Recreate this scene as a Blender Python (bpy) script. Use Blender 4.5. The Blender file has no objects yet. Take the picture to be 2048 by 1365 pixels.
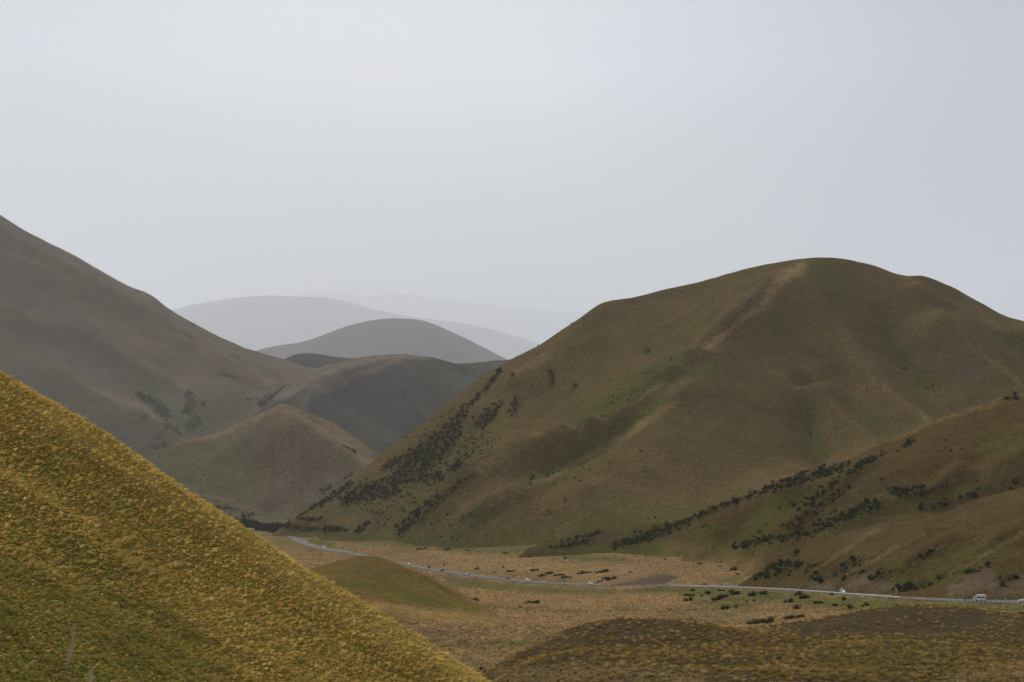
import bpy, bmesh, math, random
import numpy as np
random.seed(7)
rng = np.random.default_rng(11)
S = bpy.context.scene
COL = S.collection
PI = math.pi

# ------------------------------------------------------------------ camera
F, UC, VH = 2844.0, 1024.0, 880.0          # focal length in photo pixels, centre column, horizon row
cam = bpy.data.cameras.new('camera')
cam_o = bpy.data.objects.new('camera', cam); COL.objects.link(cam_o)
cam.sensor_width = 36.0
cam.lens = F * 36.0 / 2048.0
cam.shift_y = (VH - 682.5) / 2048.0
cam.clip_start, cam.clip_end = 0.1, 200000.0
cam_o.location = (0, 0, 0)
cam_o.rotation_euler = (PI / 2, 0, 0)
cam.dof.use_dof = True
cam.dof.focus_distance = 420.0
cam.dof.aperture_fstop = 5.6
S.camera = cam_o

# ------------------------------------------------------------------ sky, sun, exposure
SUN_EL, SUN_AZ = math.radians(46), math.radians(-40)      # azimuth from +Y towards +X
w = bpy.data.worlds.new('World'); S.world = w; w.use_nodes = True
nt = w.node_tree; nt.nodes.clear()
def wn(t, **k):
    n = nt.nodes.new(t)
    for a, b in k.items(): setattr(n, a, b)
    return n
wout = wn('ShaderNodeOutputWorld')
sky = wn('ShaderNodeTexSky', sky_type='NISHITA', sun_disc=False, sun_elevation=SUN_EL, sun_rotation=SUN_AZ)
sky.air_density, sky.dust_density = 1.0, 4.0
bg1 = wn('ShaderNodeBackground'); bg1.inputs['Strength'].default_value = 0.08
nt.links.new(sky.outputs[0], bg1.inputs[0])
tc = wn('ShaderNodeTexCoord')
sep = wn('ShaderNodeSeparateXYZ'); nt.links.new(tc.outputs['Generated'], sep.inputs[0])
# overcast cloud sheet: brightest patch ahead of the camera, duller to the right and near the horizon
def wramp(sock, stops):
    n = wn('ShaderNodeValToRGB'); r = n.color_ramp
    for k, (p, c) in enumerate(stops):
        e = r.elements[k] if k < 2 else r.elements.new(p)
        e.position = p; e.color = (*c, 1)
    nt.links.new(sock, n.inputs[0]); return n.outputs[0]
SKY = 0.465
zr = wramp(sep.outputs['Z'], ((0.0, (.60, .625, .665)), (1.0, (.66, .68, .72)), (.13, (.60, .628, .685)), (.195, (.725, .74, .78)), (.25, (.89, .90, .975)), (.31, (.82, .835, .89)), (.5, (.70, .715, .75))))
ax = wn('ShaderNodeMapRange'); ax.inputs[1].default_value = -1.0; ax.inputs[2].default_value = 1.0
nt.links.new(sep.outputs['X'], ax.inputs[0])
xr = wramp(ax.outputs[0], ((0.0, (.86, .88, .86)), (1.0, (.66, .67, .69)), (.34, (.74, .775, .79)), (.42, (.965, .97, .96)), (.46, (1, 1, .985)), (.51, (.98, .98, .97)), (.58, (.75, .765, .79)), (.655, (.43, .445, .50))))
ym = wn('ShaderNodeMapRange'); ym.inputs[1].default_value = 0.55; ym.inputs[2].default_value = -0.5; ym.inputs[3].default_value = 1.0; ym.inputs[4].default_value = 0.5
nt.links.new(sep.outputs['Y'], ym.inputs[0])                 # thicker, duller cloud overhead and behind the camera
skm = wn('ShaderNodeMix', data_type='RGBA', blend_type='MULTIPLY'); skm.inputs[0].default_value = 1.0
nt.links.new(zr, skm.inputs[6]); nt.links.new(xr, skm.inputs[7])
nz = wn('ShaderNodeTexNoise'); nz.inputs['Scale'].default_value = 3.2; nz.inputs['Detail'].default_value = 4.0
nz.inputs['Roughness'].default_value = 0.45
mp = wn('ShaderNodeMapping'); mp.inputs['Scale'].default_value = (1.0, 1.0, 2.2)
nt.links.new(tc.outputs['Generated'], mp.inputs[0]); nt.links.new(mp.outputs[0], nz.inputs['Vector'])
mapn = wn('ShaderNodeMapRange'); mapn.inputs[1].default_value = 0.3; mapn.inputs[2].default_value = 0.7
mapn.inputs[3].default_value = 0.945; mapn.inputs[4].default_value = 1.055
nt.links.new(nz.outputs[0], mapn.inputs[0])
mul = wn('ShaderNodeMath', operation='MULTIPLY'); mul.inputs[0].default_value = SKY
mul2 = wn('ShaderNodeMath', operation='MULTIPLY'); nt.links.new(mapn.outputs[0], mul2.inputs[0]); nt.links.new(ym.outputs[0], mul2.inputs[1])
nt.links.new(mul2.outputs[0], mul.inputs[1])
bg2 = wn('ShaderNodeBackground')
nt.links.new(skm.outputs[2], bg2.inputs[0]); nt.links.new(mul.outputs[0], bg2.inputs[1])
mx = wn('ShaderNodeMixShader'); mx.inputs[0].default_value = 0.96
nt.links.new(bg1.outputs[0], mx.inputs[1]); nt.links.new(bg2.outputs[0], mx.inputs[2])
nt.links.new(mx.outputs[0], wout.inputs[0])

sun = bpy.data.lights.new('sun', 'SUN'); sun.energy = 1.5; sun.angle = math.radians(10)
sun.color = (1.0, 0.94, 0.85)
sun_o = bpy.data.objects.new('sun', sun); COL.objects.link(sun_o)
sun_o.rotation_euler = (PI / 2 - SUN_EL, 0, -SUN_AZ + PI)      # light travels away from the azimuth
sun_o.location = (0, 0, 500)
S.view_settings.view_transform = 'Standard'
S.view_settings.look = 'None'
S.view_settings.exposure = 1.15
S.view_settings.gamma = 1.0
S.cycles.use_denoising = True
S.cycles.max_bounces = 5
S.cycles.volume_bounces = 2
S.cycles.transparent_max_bounces = 4

HAZE = 3.0e-5

# ------------------------------------------------------------------ helpers: numbers
def P(u, v, d):
    return ((u - UC) / F * d, d, (VH - v) / F * d)
def pts(seq):
    return [P(*q) for q in seq]
def to_px(X, Y, Z):
    Y = np.maximum(Y, 0.5)
    return UC + X / Y * F, VH - Z / Y * F
_perm = np.random.default_rng(5).permutation(4096)
_ang = np.random.default_rng(6).random(4096) * 2 * PI
def perlin(x, y, seed=0):
    xi, yi = np.floor(x).astype(np.int64), np.floor(y).astype(np.int64)
    xf, yf = x - xi, y - yi
    sx, sy = xf * xf * xf * (xf * (xf * 6 - 15) + 10), yf * yf * yf * (yf * (yf * 6 - 15) + 10)
    def g(ix, iy, dx, dy):
        a = _ang[_perm[(_perm[(ix + seed * 17) & 4095] + iy) & 4095]]
        return np.cos(a) * dx + np.sin(a) * dy
    a = g(xi, yi, xf, yf); b = g(xi + 1, yi, xf - 1, yf)
    c = g(xi, yi + 1, xf, yf - 1); d = g(xi + 1, yi + 1, xf - 1, yf - 1)
    return (a + (b - a) * sx) * (1 - sy) + (c + (d - c) * sx) * sy
def fbm(x, y, octv=4, seed=0, gain=0.5):
    o = np.zeros_like(x); a = 1.0
    for k in range(octv):
        o += a * perlin(x * 2 ** k, y * 2 ** k, seed + k); a *= gain
    return o
def tps(ctrl, lam=0.02):
    C = np.array(ctrl, float)
    _, keep = np.unique(np.round(C[:, :2], 2), axis=0, return_index=True)
    C = C[np.sort(keep)]
    mid = C[:, :2].mean(0); sc = np.abs(C[:, :2] - mid).max()
    q = (C[:, :2] - mid) / sc
    def K(r2): return 0.5 * r2 * np.log(r2 + 1e-12)
    n = len(q)
    A = np.zeros((n + 3, n + 3))
    A[:n, :n] = K(((q[:, None] - q[None]) ** 2).sum(-1)) + np.eye(n) * lam * 1e-3
    A[:n, n] = 1; A[:n, n + 1:] = q; A[n, :n] = 1; A[n + 1:, :n] = q.T
    s = np.linalg.solve(A, np.concatenate([C[:, 2], [0, 0, 0]]))
    def f(x, y):
        X = (np.asarray(x).ravel() - mid[0]) / sc; Y = (np.asarray(y).ravel() - mid[1]) / sc
        out = np.empty_like(X)
        for i in range(0, len(X), 20000):
            a, b = X[i:i + 20000], Y[i:i + 20000]
            r2 = (a[:, None] - q[:, 0]) ** 2 + (b[:, None] - q[:, 1]) ** 2
            out[i:i + 20000] = K(r2) @ s[:n] + s[n] + a * s[n + 1] + b * s[n + 2]
        return out.reshape(np.shape(x))
    return f
def tin(ctrl, X, Y):
    """heights of the triangulated control points on the grid, NaN outside them"""
    from mathutils import Vector
    from mathutils.geometry import delaunay_2d_cdt
    C = np.array(ctrl, float)
    _, keep = np.unique(np.round(C[:, :2], 1), axis=0, return_index=True); C = C[np.sort(keep)]
    vs, _, fs, ov, _, _ = delaunay_2d_cdt([Vector(c[:2]) for c in C], [], [], 0, 1e-4)
    q = np.array([v[:] for v in vs]); z = np.array([C[o[0], 2] for o in ov])
    out = np.full(X.shape, np.nan); xs, ys = X[0], Y[:, 0]
    for f in fs:
        a, b, c = q[f[0]], q[f[1]], q[f[2]]
        i0, i1 = np.searchsorted(xs, [min(a[0], b[0], c[0]), max(a[0], b[0], c[0])]); j0, j1 = np.searchsorted(ys, [min(a[1], b[1], c[1]), max(a[1], b[1], c[1])])
        if i1 <= i0 or j1 <= j0: continue
        px, py = X[j0:j1, i0:i1], Y[j0:j1, i0:i1]
        den = (b[1] - c[1]) * (a[0] - c[0]) + (c[0] - b[0]) * (a[1] - c[1])
        if abs(den) < 1e-9: continue
        w0 = ((b[1] - c[1]) * (px - c[0]) + (c[0] - b[0]) * (py - c[1])) / den
        w1 = ((c[1] - a[1]) * (px - c[0]) + (a[0] - c[0]) * (py - c[1])) / den
        w2 = 1 - w0 - w1; m = (w0 >= -1e-6) & (w1 >= -1e-6) & (w2 >= -1e-6)
        out[j0:j1, i0:i1][m] = (w0 * z[f[0]] + w1 * z[f[1]] + w2 * z[f[2]])[m]
    return out
def gauss(Z, sg):
    r_ = int(3 * sg) + 1; k = np.exp(-np.arange(-r_, r_ + 1) ** 2 / (2 * sg * sg)); k /= k.sum()
    for ax in (0, 1):
        P_ = np.pad(Z, [(r_, r_) if a == ax else (0, 0) for a in (0, 1)], mode='edge'); n = Z.shape[ax]
        Z = sum(k[i] * np.take(P_, np.arange(i, i + n), axis=ax) for i in range(2 * r_ + 1))
    return Z
def smooth(t):
    t = np.clip(t, 0, 1); return t * t * (3 - 2 * t)
def stroke(U, V, line, soft=0.6):
    """1 inside a tapered brush line [(u,v,radius)...], falling to 0 outside."""
    best = np.zeros_like(U)
    L = line if len(line) > 1 else [line[0], line[0]]
    for (a, b, r0), (c, d, r1) in zip(L[:-1], L[1:]):
        du, dv = c - a, d - b
        t = np.clip(((U - a) * du + (V - b) * dv) / max(du * du + dv * dv, 1e-6), 0, 1)
        dist = np.hypot(U - a - t * du, V - b - t * dv)
        rr = r0 + (r1 - r0) * t
        best = np.maximum(best, smooth((rr * (1 + soft) - dist) / (rr * 2 * soft)))
    return best

# ------------------------------------------------------------------ helpers: objects
def link(name, me, parent=None):
    o = bpy.data.objects.new(name, me); COL.objects.link(o)
    if parent is not None: o.parent = parent
    return o
def tag(o, label, cat, group=None, kind=None):
    o['label'] = label; o['category'] = cat
    if group: o['group'] = group
    if kind: o['kind'] = kind
    return o
def raw_mesh(name, V, loops, starts, mat, colors=None, smooth_shade=False, cname='col'):
    me = bpy.data.meshes.new(name)
    me.vertices.add(len(V)); me.vertices.foreach_set('co', np.ascontiguousarray(V, np.float32).ravel())
    me.loops.add(len(loops)); me.loops.foreach_set('vertex_index', np.ascontiguousarray(loops, np.int32).ravel())
    me.polygons.add(len(starts)); me.polygons.foreach_set('loop_start', np.ascontiguousarray(starts, np.int32))
    me.update(calc_edges=True)
    me.polygons.foreach_set('use_smooth', np.full(len(starts), smooth_shade, bool))
    if colors is not None:
        a = me.attributes.new(cname, 'FLOAT_COLOR', 'POINT')
        a.data.foreach_set('color', np.ascontiguousarray(colors, np.float32).ravel())
    me.materials.append(mat)
    return me
def obj_bm(name, bm, mat, parent=None, smooth_shade=False):
    me = bpy.data.meshes.new(name)
    bmesh.ops.recalc_face_normals(bm, faces=bm.faces)
    bm.to_mesh(me); bm.free()
    for p in me.polygons: p.use_smooth = smooth_shade
    me.materials.append(mat)
    return link(name, me, parent)
def empty(name, loc=(0, 0, 0), rz=0.0):
    o = bpy.data.objects.new(name, None); COL.objects.link(o)
    o.location = loc; o.rotation_euler = (0, 0, rz); o.empty_display_size = 0.5
    return o
def copy_tree(o, parent=None):
    c = o.copy(); COL.objects.link(c)
    if parent is not None: c.parent = parent
    for ch in list(o.children): copy_tree(ch, c)
    return c

# ------------------------------------------------------------------ materials
def mat_new(name):
    m = bpy.data.materials.new(name); m.use_nodes = True
    t = m.node_tree; t.nodes.clear()
    return m, t
def nd(t, typ, **k):
    n = t.nodes.new(typ)
    for a, b in k.items(): setattr(n, a, b)
    return n
def noise(t, vec, scale, detail=4, rough=0.55, lo=0.3, hi=0.7, o0=0.0, o1=1.0):
    n = nd(t, 'ShaderNodeTexNoise'); n.inputs['Scale'].default_value = scale
    n.inputs['Detail'].default_value = detail; n.inputs['Roughness'].default_value = rough
    t.links.new(vec, n.inputs['Vector'])
    m = nd(t, 'ShaderNodeMapRange'); m.inputs[1].default_value = lo; m.inputs[2].default_value = hi
    m.inputs[3].default_value = o0; m.inputs[4].default_value = o1
    t.links.new(n.outputs[0], m.inputs[0])
    return m.outputs[0]
def mixc(t, fac, a, b, mode='MIX'):
    n = nd(t, 'ShaderNodeMix', data_type='RGBA', blend_type=mode)
    for sock, val in ((n.inputs[0], fac), (n.inputs[6], a), (n.inputs[7], b)):
        if isinstance(val, (tuple, float, int)):
            sock.default_value = val if not isinstance(val, tuple) else (*val, 1)
        else: t.links.new(val, sock)
    return n.outputs[2]
def math_n(t, op, a, b=0.0):
    n = nd(t, 'ShaderNodeMath', operation=op)
    for s_, v_ in ((n.inputs[0], a), (n.inputs[1], b)):
        if isinstance(v_, (float, int)): s_.default_value = v_
        else: t.links.new(v_, s_)
    return n.outputs[0]
def plain(name, col, rough=0.6, metal=0.0, var=0.12, vscale=3.0, spec=0.4):
    m, t = mat_new(name)
    out = nd(t, 'ShaderNodeOutputMaterial'); b = nd(t, 'ShaderNodeBsdfPrincipled')
    tcn = nd(t, 'ShaderNodeTexCoord')
    f = noise(t, tcn.outputs['Object'], vscale, 4, 0.6)
    c = mixc(t, f, tuple(x * (1 - var) for x in col), tuple(min(1, x * (1 + var)) for x in col))
    t.links.new(c, b.inputs['Base Color'])
    b.inputs['Roughness'].default_value = rough; b.inputs['Metallic'].default_value = metal
    b.inputs['Specular IOR Level'].default_value = spec
    t.links.new(b.outputs[0], out.inputs[0])
    return m
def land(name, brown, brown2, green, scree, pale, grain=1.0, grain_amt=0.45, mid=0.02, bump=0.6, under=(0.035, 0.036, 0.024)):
    """grassland: two browns, plus green / bare / pale / scrub ground where the 'veg' attribute says so"""
    m, t = mat_new(name)
    out = nd(t, 'ShaderNodeOutputMaterial'); b = nd(t, 'ShaderNodeBsdfDiffuse')
    g = nd(t, 'ShaderNodeNewGeometry')
    pos = g.outputs['Position']
    at = nd(t, 'ShaderNodeAttribute', attribute_name='veg')
    sp = nd(t, 'ShaderNodeSeparateColor'); t.links.new(at.outputs['Color'], sp.inputs[0])
    c = mixc(t, noise(t, pos, mid, 5, 0.6, 0.35, 0.65), brown, brown2)
    gp = noise(t, pos, mid * 7, 4, 0.65, 0.3, 0.6, 0.25, 1.0)
    c = mixc(t, math_n(t, 'MULTIPLY', sp.outputs[0], gp), c, green)
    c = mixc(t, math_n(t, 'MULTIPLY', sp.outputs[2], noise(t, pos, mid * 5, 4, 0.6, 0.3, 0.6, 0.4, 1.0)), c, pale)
    c = mixc(t, math_n(t, 'MULTIPLY', sp.outputs[1], noise(t, pos, mid * 6, 4, 0.6, 0.25, 0.55, 0.4, 1.0)), c, scree)
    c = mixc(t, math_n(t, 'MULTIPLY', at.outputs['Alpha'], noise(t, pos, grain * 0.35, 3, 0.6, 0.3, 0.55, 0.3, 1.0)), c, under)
    # tussock grain: pale clumps and dark gaps at two sizes
    g1 = noise(t, pos, grain, 3, 0.6, 0.3, 0.7, 1 - grain_amt, 1 + grain_amt)
    g2 = noise(t, pos, grain * 0.28, 3, 0.6, 0.3, 0.7, 1 - grain_amt * 0.5, 1 + grain_amt * 0.5)
    gg = math_n(t, 'MULTIPLY', g1, g2)
    g3 = noise(t, pos, mid * 2.6, 5, 0.65, 0.3, 0.7, 0.82, 1.18)
    gg = math_n(t, 'MULTIPLY', gg, g3)
    cm = nd(t, 'ShaderNodeCombineColor')
    for i in range(3): t.links.new(gg, cm.inputs[i])
    c = mixc(t, 1.0, c, cm.outputs[0], 'MULTIPLY')
    t.links.new(c, b.inputs['Color']); b.inputs['Roughness'].default_value = 0.9
    bp = nd(t, 'ShaderNodeBump'); bp.inputs['Strength'].default_value = bump; bp.inputs['Distance'].default_value = 0.5 / grain
    t.links.new(g1, bp.inputs['Height']); t.links.new(bp.outputs[0], b.inputs['Normal'])
    t.links.new(b.outputs[0], out.inputs[0])
    return m
def leafy(name, rough=0.9, trans=0.25, amt=0.3, scale=0.6):
    """foliage / grass blades: colour from the 'col' attribute, broken up by noise"""
    m, t = mat_new(name)
    out = nd(t, 'ShaderNodeOutputMaterial')
    at = nd(t, 'ShaderNodeAttribute', attribute_name='col')
    g = nd(t, 'ShaderNodeNewGeometry')
    f = noise(t, g.outputs['Position'], scale, 3, 0.6, 0.3, 0.7, 1 - amt, 1 + amt)
    cm = nd(t, 'ShaderNodeCombineColor')
    for i in range(3): t.links.new(f, cm.inputs[i])
    c = mixc(t, 1.0, at.outputs['Color'], cm.outputs[0], 'MULTIPLY')
    d = nd(t, 'ShaderNodeBsdfDiffuse'); tr = nd(t, 'ShaderNodeBsdfTranslucent')
    t.links.new(c, d.inputs[0]); t.links.new(c, tr.inputs[0])
    mxs = nd(t, 'ShaderNodeMixShader'); mxs.inputs[0].default_value = trans
    t.links.new(d.outputs[0], mxs.inputs[1]); t.links.new(tr.outputs[0], mxs.inputs[2])
    t.links.new(mxs.outputs[0], out.inputs[0])
    return m

GREEN = (0.070, 0.095, 0.028)
SCREE = (0.150, 0.122, 0.098)
M_near = land('near_tussock_ground', (0.283, 0.199, 0.054), (0.200, 0.176, 0.048), (0.192, 0.199, 0.045), (0.267, 0.208, 0.138), (0.500, 0.351, 0.122), 6.0, 0.5, 0.12, 0.8)
M_knoll = land('brown_knoll_ground', (0.172, 0.122, 0.064), (0.133, 0.100, 0.050), (0.104, 0.093, 0.028), (0.117, 0.087, 0.062), (0.343, 0.247, 0.114), 3.2, 0.55, 0.06, 0.9)
M_floor = land('valley_floor_ground', (0.544, 0.358, 0.181), (0.359, 0.264, 0.116), (0.202, 0.218, 0.063), (0.245, 0.183, 0.135), (0.677, 0.462, 0.230), 0.9, 0.7, 0.02, 1.2)
M_hillock = land('hillock_ground', (0.296, 0.196, 0.058), (0.250, 0.176, 0.055), (0.204, 0.215, 0.045), (0.256, 0.183, 0.091), (0.553, 0.356, 0.140), 1.6, 0.5, 0.03, 0.9)
M_slope = land('right_slope_ground', (0.153, 0.102, 0.043), (0.132, 0.098, 0.036), (0.117, 0.129, 0.027), (0.214, 0.156, 0.102), (0.293, 0.194, 0.085), 1.1, 0.5, 0.018, 0.9)
M_big = land('big_hill_ground', (0.208, 0.143, 0.062), (0.177, 0.135, 0.050), (0.120, 0.140, 0.036), (0.193, 0.139, 0.089), (0.426, 0.290, 0.138), 0.8, 0.5, 0.009, 0.9)
M_left = land('left_hill_ground', (0.238, 0.179, 0.114), (0.204, 0.168, 0.105), (0.175, 0.179, 0.091), (0.187, 0.145, 0.119), (0.380, 0.271, 0.163), 0.5, 0.4, 0.006, 0.8)
M_mid = land('saddle_hill_ground', (0.132, 0.110, 0.082), (0.113, 0.101, 0.073), (0.092, 0.115, 0.063), (0.113, 0.097, 0.090), (0.318, 0.241, 0.169), 0.5, 0.4, 0.006, 0.8)
M_far = land('far_hill_ground', (0.154, 0.121, 0.098), (0.131, 0.113, 0.088), (0.095, 0.109, 0.063), (0.143, 0.121, 0.113), (0.190, 0.145, 0.107), 0.05, 0.2, 0.0012, 0.4)

# ------------------------------------------------------------------ hills
class Hill: pass
HILLS = {}
def sink(seq, dd, drop):
    """foot points carried nearer to the camera and down, so that the hill dives under the valley floor"""
    o = []
    for u, v, d in seq:
        x, y, z = P(u, v, d); k = (d - dd) / d
        o.append((x * k, y * k, z - drop))
    return o
def behind(seq, steps):
    o = []
    for u, v, d in seq:
        for dd, dv in steps: o.append(P(u, v + dv, d + dd))
    return o
def hill(name, ctrl, x0, x1, y0, y1, res, mat, lam=0.02, nz_amp=0.0, nz_len=60.0, seed=0, paint=(), post=None, oct_=4, crease=(), sil=None, facet=0.0, soft=1.6):
    f = tps(ctrl, lam)
    nx, ny = int((x1 - x0) / res) + 1, int((y1 - y0) / res) + 1
    xs, ys = np.linspace(x0, x1, nx), np.linspace(y0, y1, ny)
    X, Y = np.meshgrid(xs, ys)
    Z = f(X, Y)
    if facet:                                    # sharper spurs: part of the way to the plain triangulation
        T_ = tin(ctrl, X, Y); T_ = np.where(np.isnan(T_), Z, T_)
        Z = Z * (1 - facet) + gauss(T_, soft) * facet
    if nz_amp: Z = Z + nz_amp * fbm(X / nz_len, Y / nz_len, oct_, seed)
    if crease:                                   # spurs and gullies fade out towards the skyline of the hill
        U0, V0 = to_px(X, Y, Z)
        su, sv, sd = [np.array([q[k] for q in sil], float) for k in range(3)] if sil else (None,) * 3
        wt = smooth((V0 - np.interp(U0, su, sv) - 6) / 60) * (1 - smooth((Y / np.interp(U0, su, sd) - 0.995) / .03)) if sil else np.ones(X.shape)
    for amp, wm, line in crease:
        U_, V_ = to_px(X, Y, Z); sc_ = Y / F
        best = np.full(X.shape, 1e9)
        for (a, b), (c, d) in zip(line[:-1], line[1:]):
            du, dv = c - a, d - b
            tt = np.clip(((U_ - a) * du + (V_ - b) * dv) / (du * du + dv * dv), 0, 1)
            e_ = np.hypot(U_ - a - tt * du, V_ - b - tt * dv)
            best = np.minimum(best, e_)
        Z = Z + wt * (amp * 1.5 * np.exp(-np.sqrt((best * sc_ / wm) ** 2 + .01)) + amp * 0.7 * np.exp(-(best * sc_ / (wm * 2.2)) ** 2))
    if post is not None: Z = post(X, Y, Z)
    h = Hill(); h.x0, h.y0, h.sx, h.sy, h.nx, h.ny, h.Z, h.X, h.Y = x0, y0, xs[1] - xs[0], ys[1] - ys[0], nx, ny, Z, X, Y
    h.U, h.V = to_px(X, Y, Z)
    gy, gx = np.gradient(Z, h.sy, h.sx)
    n = np.stack([-gx, -gy, np.ones_like(Z)], -1); n /= np.linalg.norm(n, axis=-1, keepdims=True)
    h.N = n
    vd = np.stack([-X, -Y, -Z], -1); vd /= np.linalg.norm(vd, axis=-1, keepdims=True)
    h.face = (n * vd).sum(-1)
    veg = np.zeros((ny, nx, 4))
    wob = 6 * fbm(h.U / 35, h.V / 35, 3, 77)
    for ch, line, amt in paint:
        k = 'gspd'.index(ch)
        veg[..., k] = np.maximum(veg[..., k], amt * stroke(h.U + wob, h.V + wob, line, 0.75))
    h.veg = veg
    idx = np.arange(nx * ny).reshape(ny, nx)
    q = np.stack([idx[:-1, :-1], idx[:-1, 1:], idx[1:, 1:], idx[1:, :-1]], -1).reshape(-1, 4)
    me = raw_mesh(name, np.stack([X, Y, Z], -1).reshape(-1, 3), q.ravel(), np.arange(len(q)) * 4, mat, veg.reshape(-1, 4), True, 'veg')
    o = link(name, me); o['kind'] = 'structure'
    h.obj = o; HILLS[name] = h
    return h
def hz(h, x, y):
    a = np.clip((x - h.x0) / h.sx, 0, h.nx - 1.001); b = np.clip((y - h.y0) / h.sy, 0, h.ny - 1.001)
    i, j = a.astype(int), b.astype(int); fx, fy = a - i, b - j
    Z = h.Z
    return (Z[j, i] * (1 - fx) + Z[j, i + 1] * fx) * (1 - fy) + (Z[j + 1, i] * (1 - fx) + Z[j + 1, i + 1] * fx) * fy
def hveg(h, x, y):
    i = np.clip(np.round((x - h.x0) / h.sx).astype(int), 0, h.nx - 1); j = np.clip(np.round((y - h.y0) / h.sy).astype(int), 0, h.ny - 1)
    return h.veg[j, i], h.N[j, i], h.face[j, i]

# --- the near tussock slope the camera stands on
silA = [(-200, 640, 118), (-100, 698, 119), (0, 752, 120), (60, 783, 121), (120, 815, 122), (200, 862, 123), (300, 935, 125), (400, 1005, 126), (480, 1052, 127),
        (540, 1092, 127), (600, 1135, 128), (700, 1195, 129), (800, 1255, 130), (900, 1315, 132), (980, 1365, 135), (1060, 1410, 140), (1150, 1470, 150)]
ctA = pts(silA) + behind(silA, ((14, 45), (50, 260))) + pts([
    (0, 1365, 62), (0, 1250, 70), (0, 1100, 81), (0, 950, 95), (0, 850, 106), (200, 1365, 70), (200, 1200, 86), (200, 1050, 102), (200, 940, 114),
    (400, 1365, 82), (400, 1200, 101), (400, 1090, 115), (600, 1365, 96), (600, 1250, 111), (800, 1365, 114), (-200, 1365, 55), (-200, 1100, 77), (-200, 900, 96)]) + [
    (0, 0, -1.75), (-1, 3, -1.75), (-1.2, 3.4, -1.8), (-4, 0, -1.5), (4, 0, -2.1), (0, -14, -0.8), (-20, -14, 1.5), (20, -14, -3), (-8, 15, -5.8), (0, 15, -6.5),
    (12, 15, -8), (-14, 35, -10), (0, 35, -13), (20, 40, -18), (-30, 20, 0.5), (0, 70, -24), (25, 90, -34), (40, 130, -46), (10, 180, -52)]
hillA = hill('hill_foreground', ctA, -75, 45, -15, 205, 0.6, M_near, 0.6, 0.35, 7.0, 3,
    paint=[('g', [(0, 1365, 250), (250, 1390, 180)], 0.95), ('g', [(60, 900, 50), (300, 1080, 50)], 0.2), ('p', [(100, 830, 25), (400, 1020, 30), (700, 1215, 30), (950, 1360, 30)], 0.7)])

# --- low brown knoll at the lower right
silB = [(960, 1352, 225), (1000, 1328, 228), (1030, 1310, 230), (1070, 1285, 233), (1130, 1262, 236), (1200, 1243, 240), (1260, 1236, 243), (1320, 1240, 248), (1380, 1254, 254), (1440, 1261, 260),
        (1500, 1258, 266), (1560, 1251, 272), (1620, 1242, 278), (1700, 1228, 286), (1780, 1217, 294), (1850, 1213, 298), (1920, 1218, 302), (1980, 1230, 304), (2048, 1247, 304), (2150, 1275, 304), (2300, 1310, 300)]
ctB = pts(silB) + behind(silB, ((16, 14), (60, 75), (140, 170))) + pts([
    (1000, 1365, 195), (1100, 1365, 178), (1100, 1310, 210), (1200, 1365, 166), (1200, 1300, 200), (1350, 1365, 158), (1350, 1305, 198), (1500, 1365, 152), (1500, 1310, 196),
    (1700, 1365, 150), (1700, 1300, 205), (1850, 1365, 150), (1850, 1290, 215), (2048, 1365, 152), (2048, 1305, 220), (2300, 1370, 160), (1420, 1340, 172), (1480, 1290, 220), (1600, 1270, 244)]) + [
    (0, 120, -50), (30, 110, -30), (60, 110, -26), (90, 110, -26), (-20, 190, -60), (-20, 240, -60)]
hillB = hill('hill_knoll', ctB, -25, 150, 105, 430, 1.0, M_knoll, 0.01, 0.5, 14.0, 9,
    paint=[('s', [(1150, 1275, 25), (1260, 1255, 30), (1400, 1275, 22)], 0.5), ('s', [(1600, 1262, 18), (1750, 1240, 20), (1950, 1240, 25)], 0.5),
           ('g', [(1650, 1340, 30), (1800, 1325, 40), (1980, 1340, 40)], 0.65), ('g', [(1900, 1300, 30), (2040, 1290, 30)], 0.4), ('p', [(1000, 1350, 14), (1250, 1350, 20), (1400, 1360, 12)], 0.7),
           ('p', [(1900, 1362, 10), (2048, 1340, 16)], 0.6), ('p', [(960, 1350, 5), (1060, 1292, 5), (1130, 1265, 4)], 0.8)])

# --- small green hillock in front of the road
silC = [(600, 1150, 640), (640, 1138, 640), (680, 1121, 640), (720, 1113, 640), (760, 1116, 640), (800, 1127, 638), (850, 1149, 632), (900, 1174, 622), (950, 1203, 605), (1000, 1232, 580), (1040, 1256, 555), (1070, 1274, 535)]
ctC = pts(silC) + behind(silC, ((20, 9), (60, 45), (120, 100))) + pts([(620, 1165, 570), (700, 1195, 545), (760, 1212, 535), (860, 1235, 520), (960, 1262, 505), (720, 1150, 592), (800, 1165, 590), (860, 1190, 575), (920, 1215, 560),
    (700, 1168, 565), (1000, 1268, 510)]) + sink([(560, 1175, 565), (620, 1172, 560), (700, 1203, 530), (760, 1222, 515), (860, 1245, 505), (960, 1272, 490), (1060, 1290, 490)], 25, 8)
hillC = hill('hill_hillock', ctC, -140, 20, 440, 770, 1.6, M_hillock, 0.01, 0.4, 16.0, 21,
    paint=[('g', [(680, 1160, 8), (760, 1180, 12), (860, 1204, 11), (950, 1222, 7)], 0.75), ('g', [(700, 1145, 16), (820, 1170, 22), (900, 1195, 18)], 0.35), ('s', [(700, 1130, 14), (760, 1150, 16)], .4), ('p', [(600, 1168, 12), (700, 1203, 11), (767, 1216, 12), (854, 1231, 13), (965, 1240, 14), (1040, 1262, 14)], 1.0), ('p', [(780, 1118, 4), (860, 1150, 4), (920, 1182, 6), (980, 1216, 9), (1030, 1245, 10)], .8), ('d', [(845, 1155, 3), (900, 1185, 4)], 0.4)])

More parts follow.
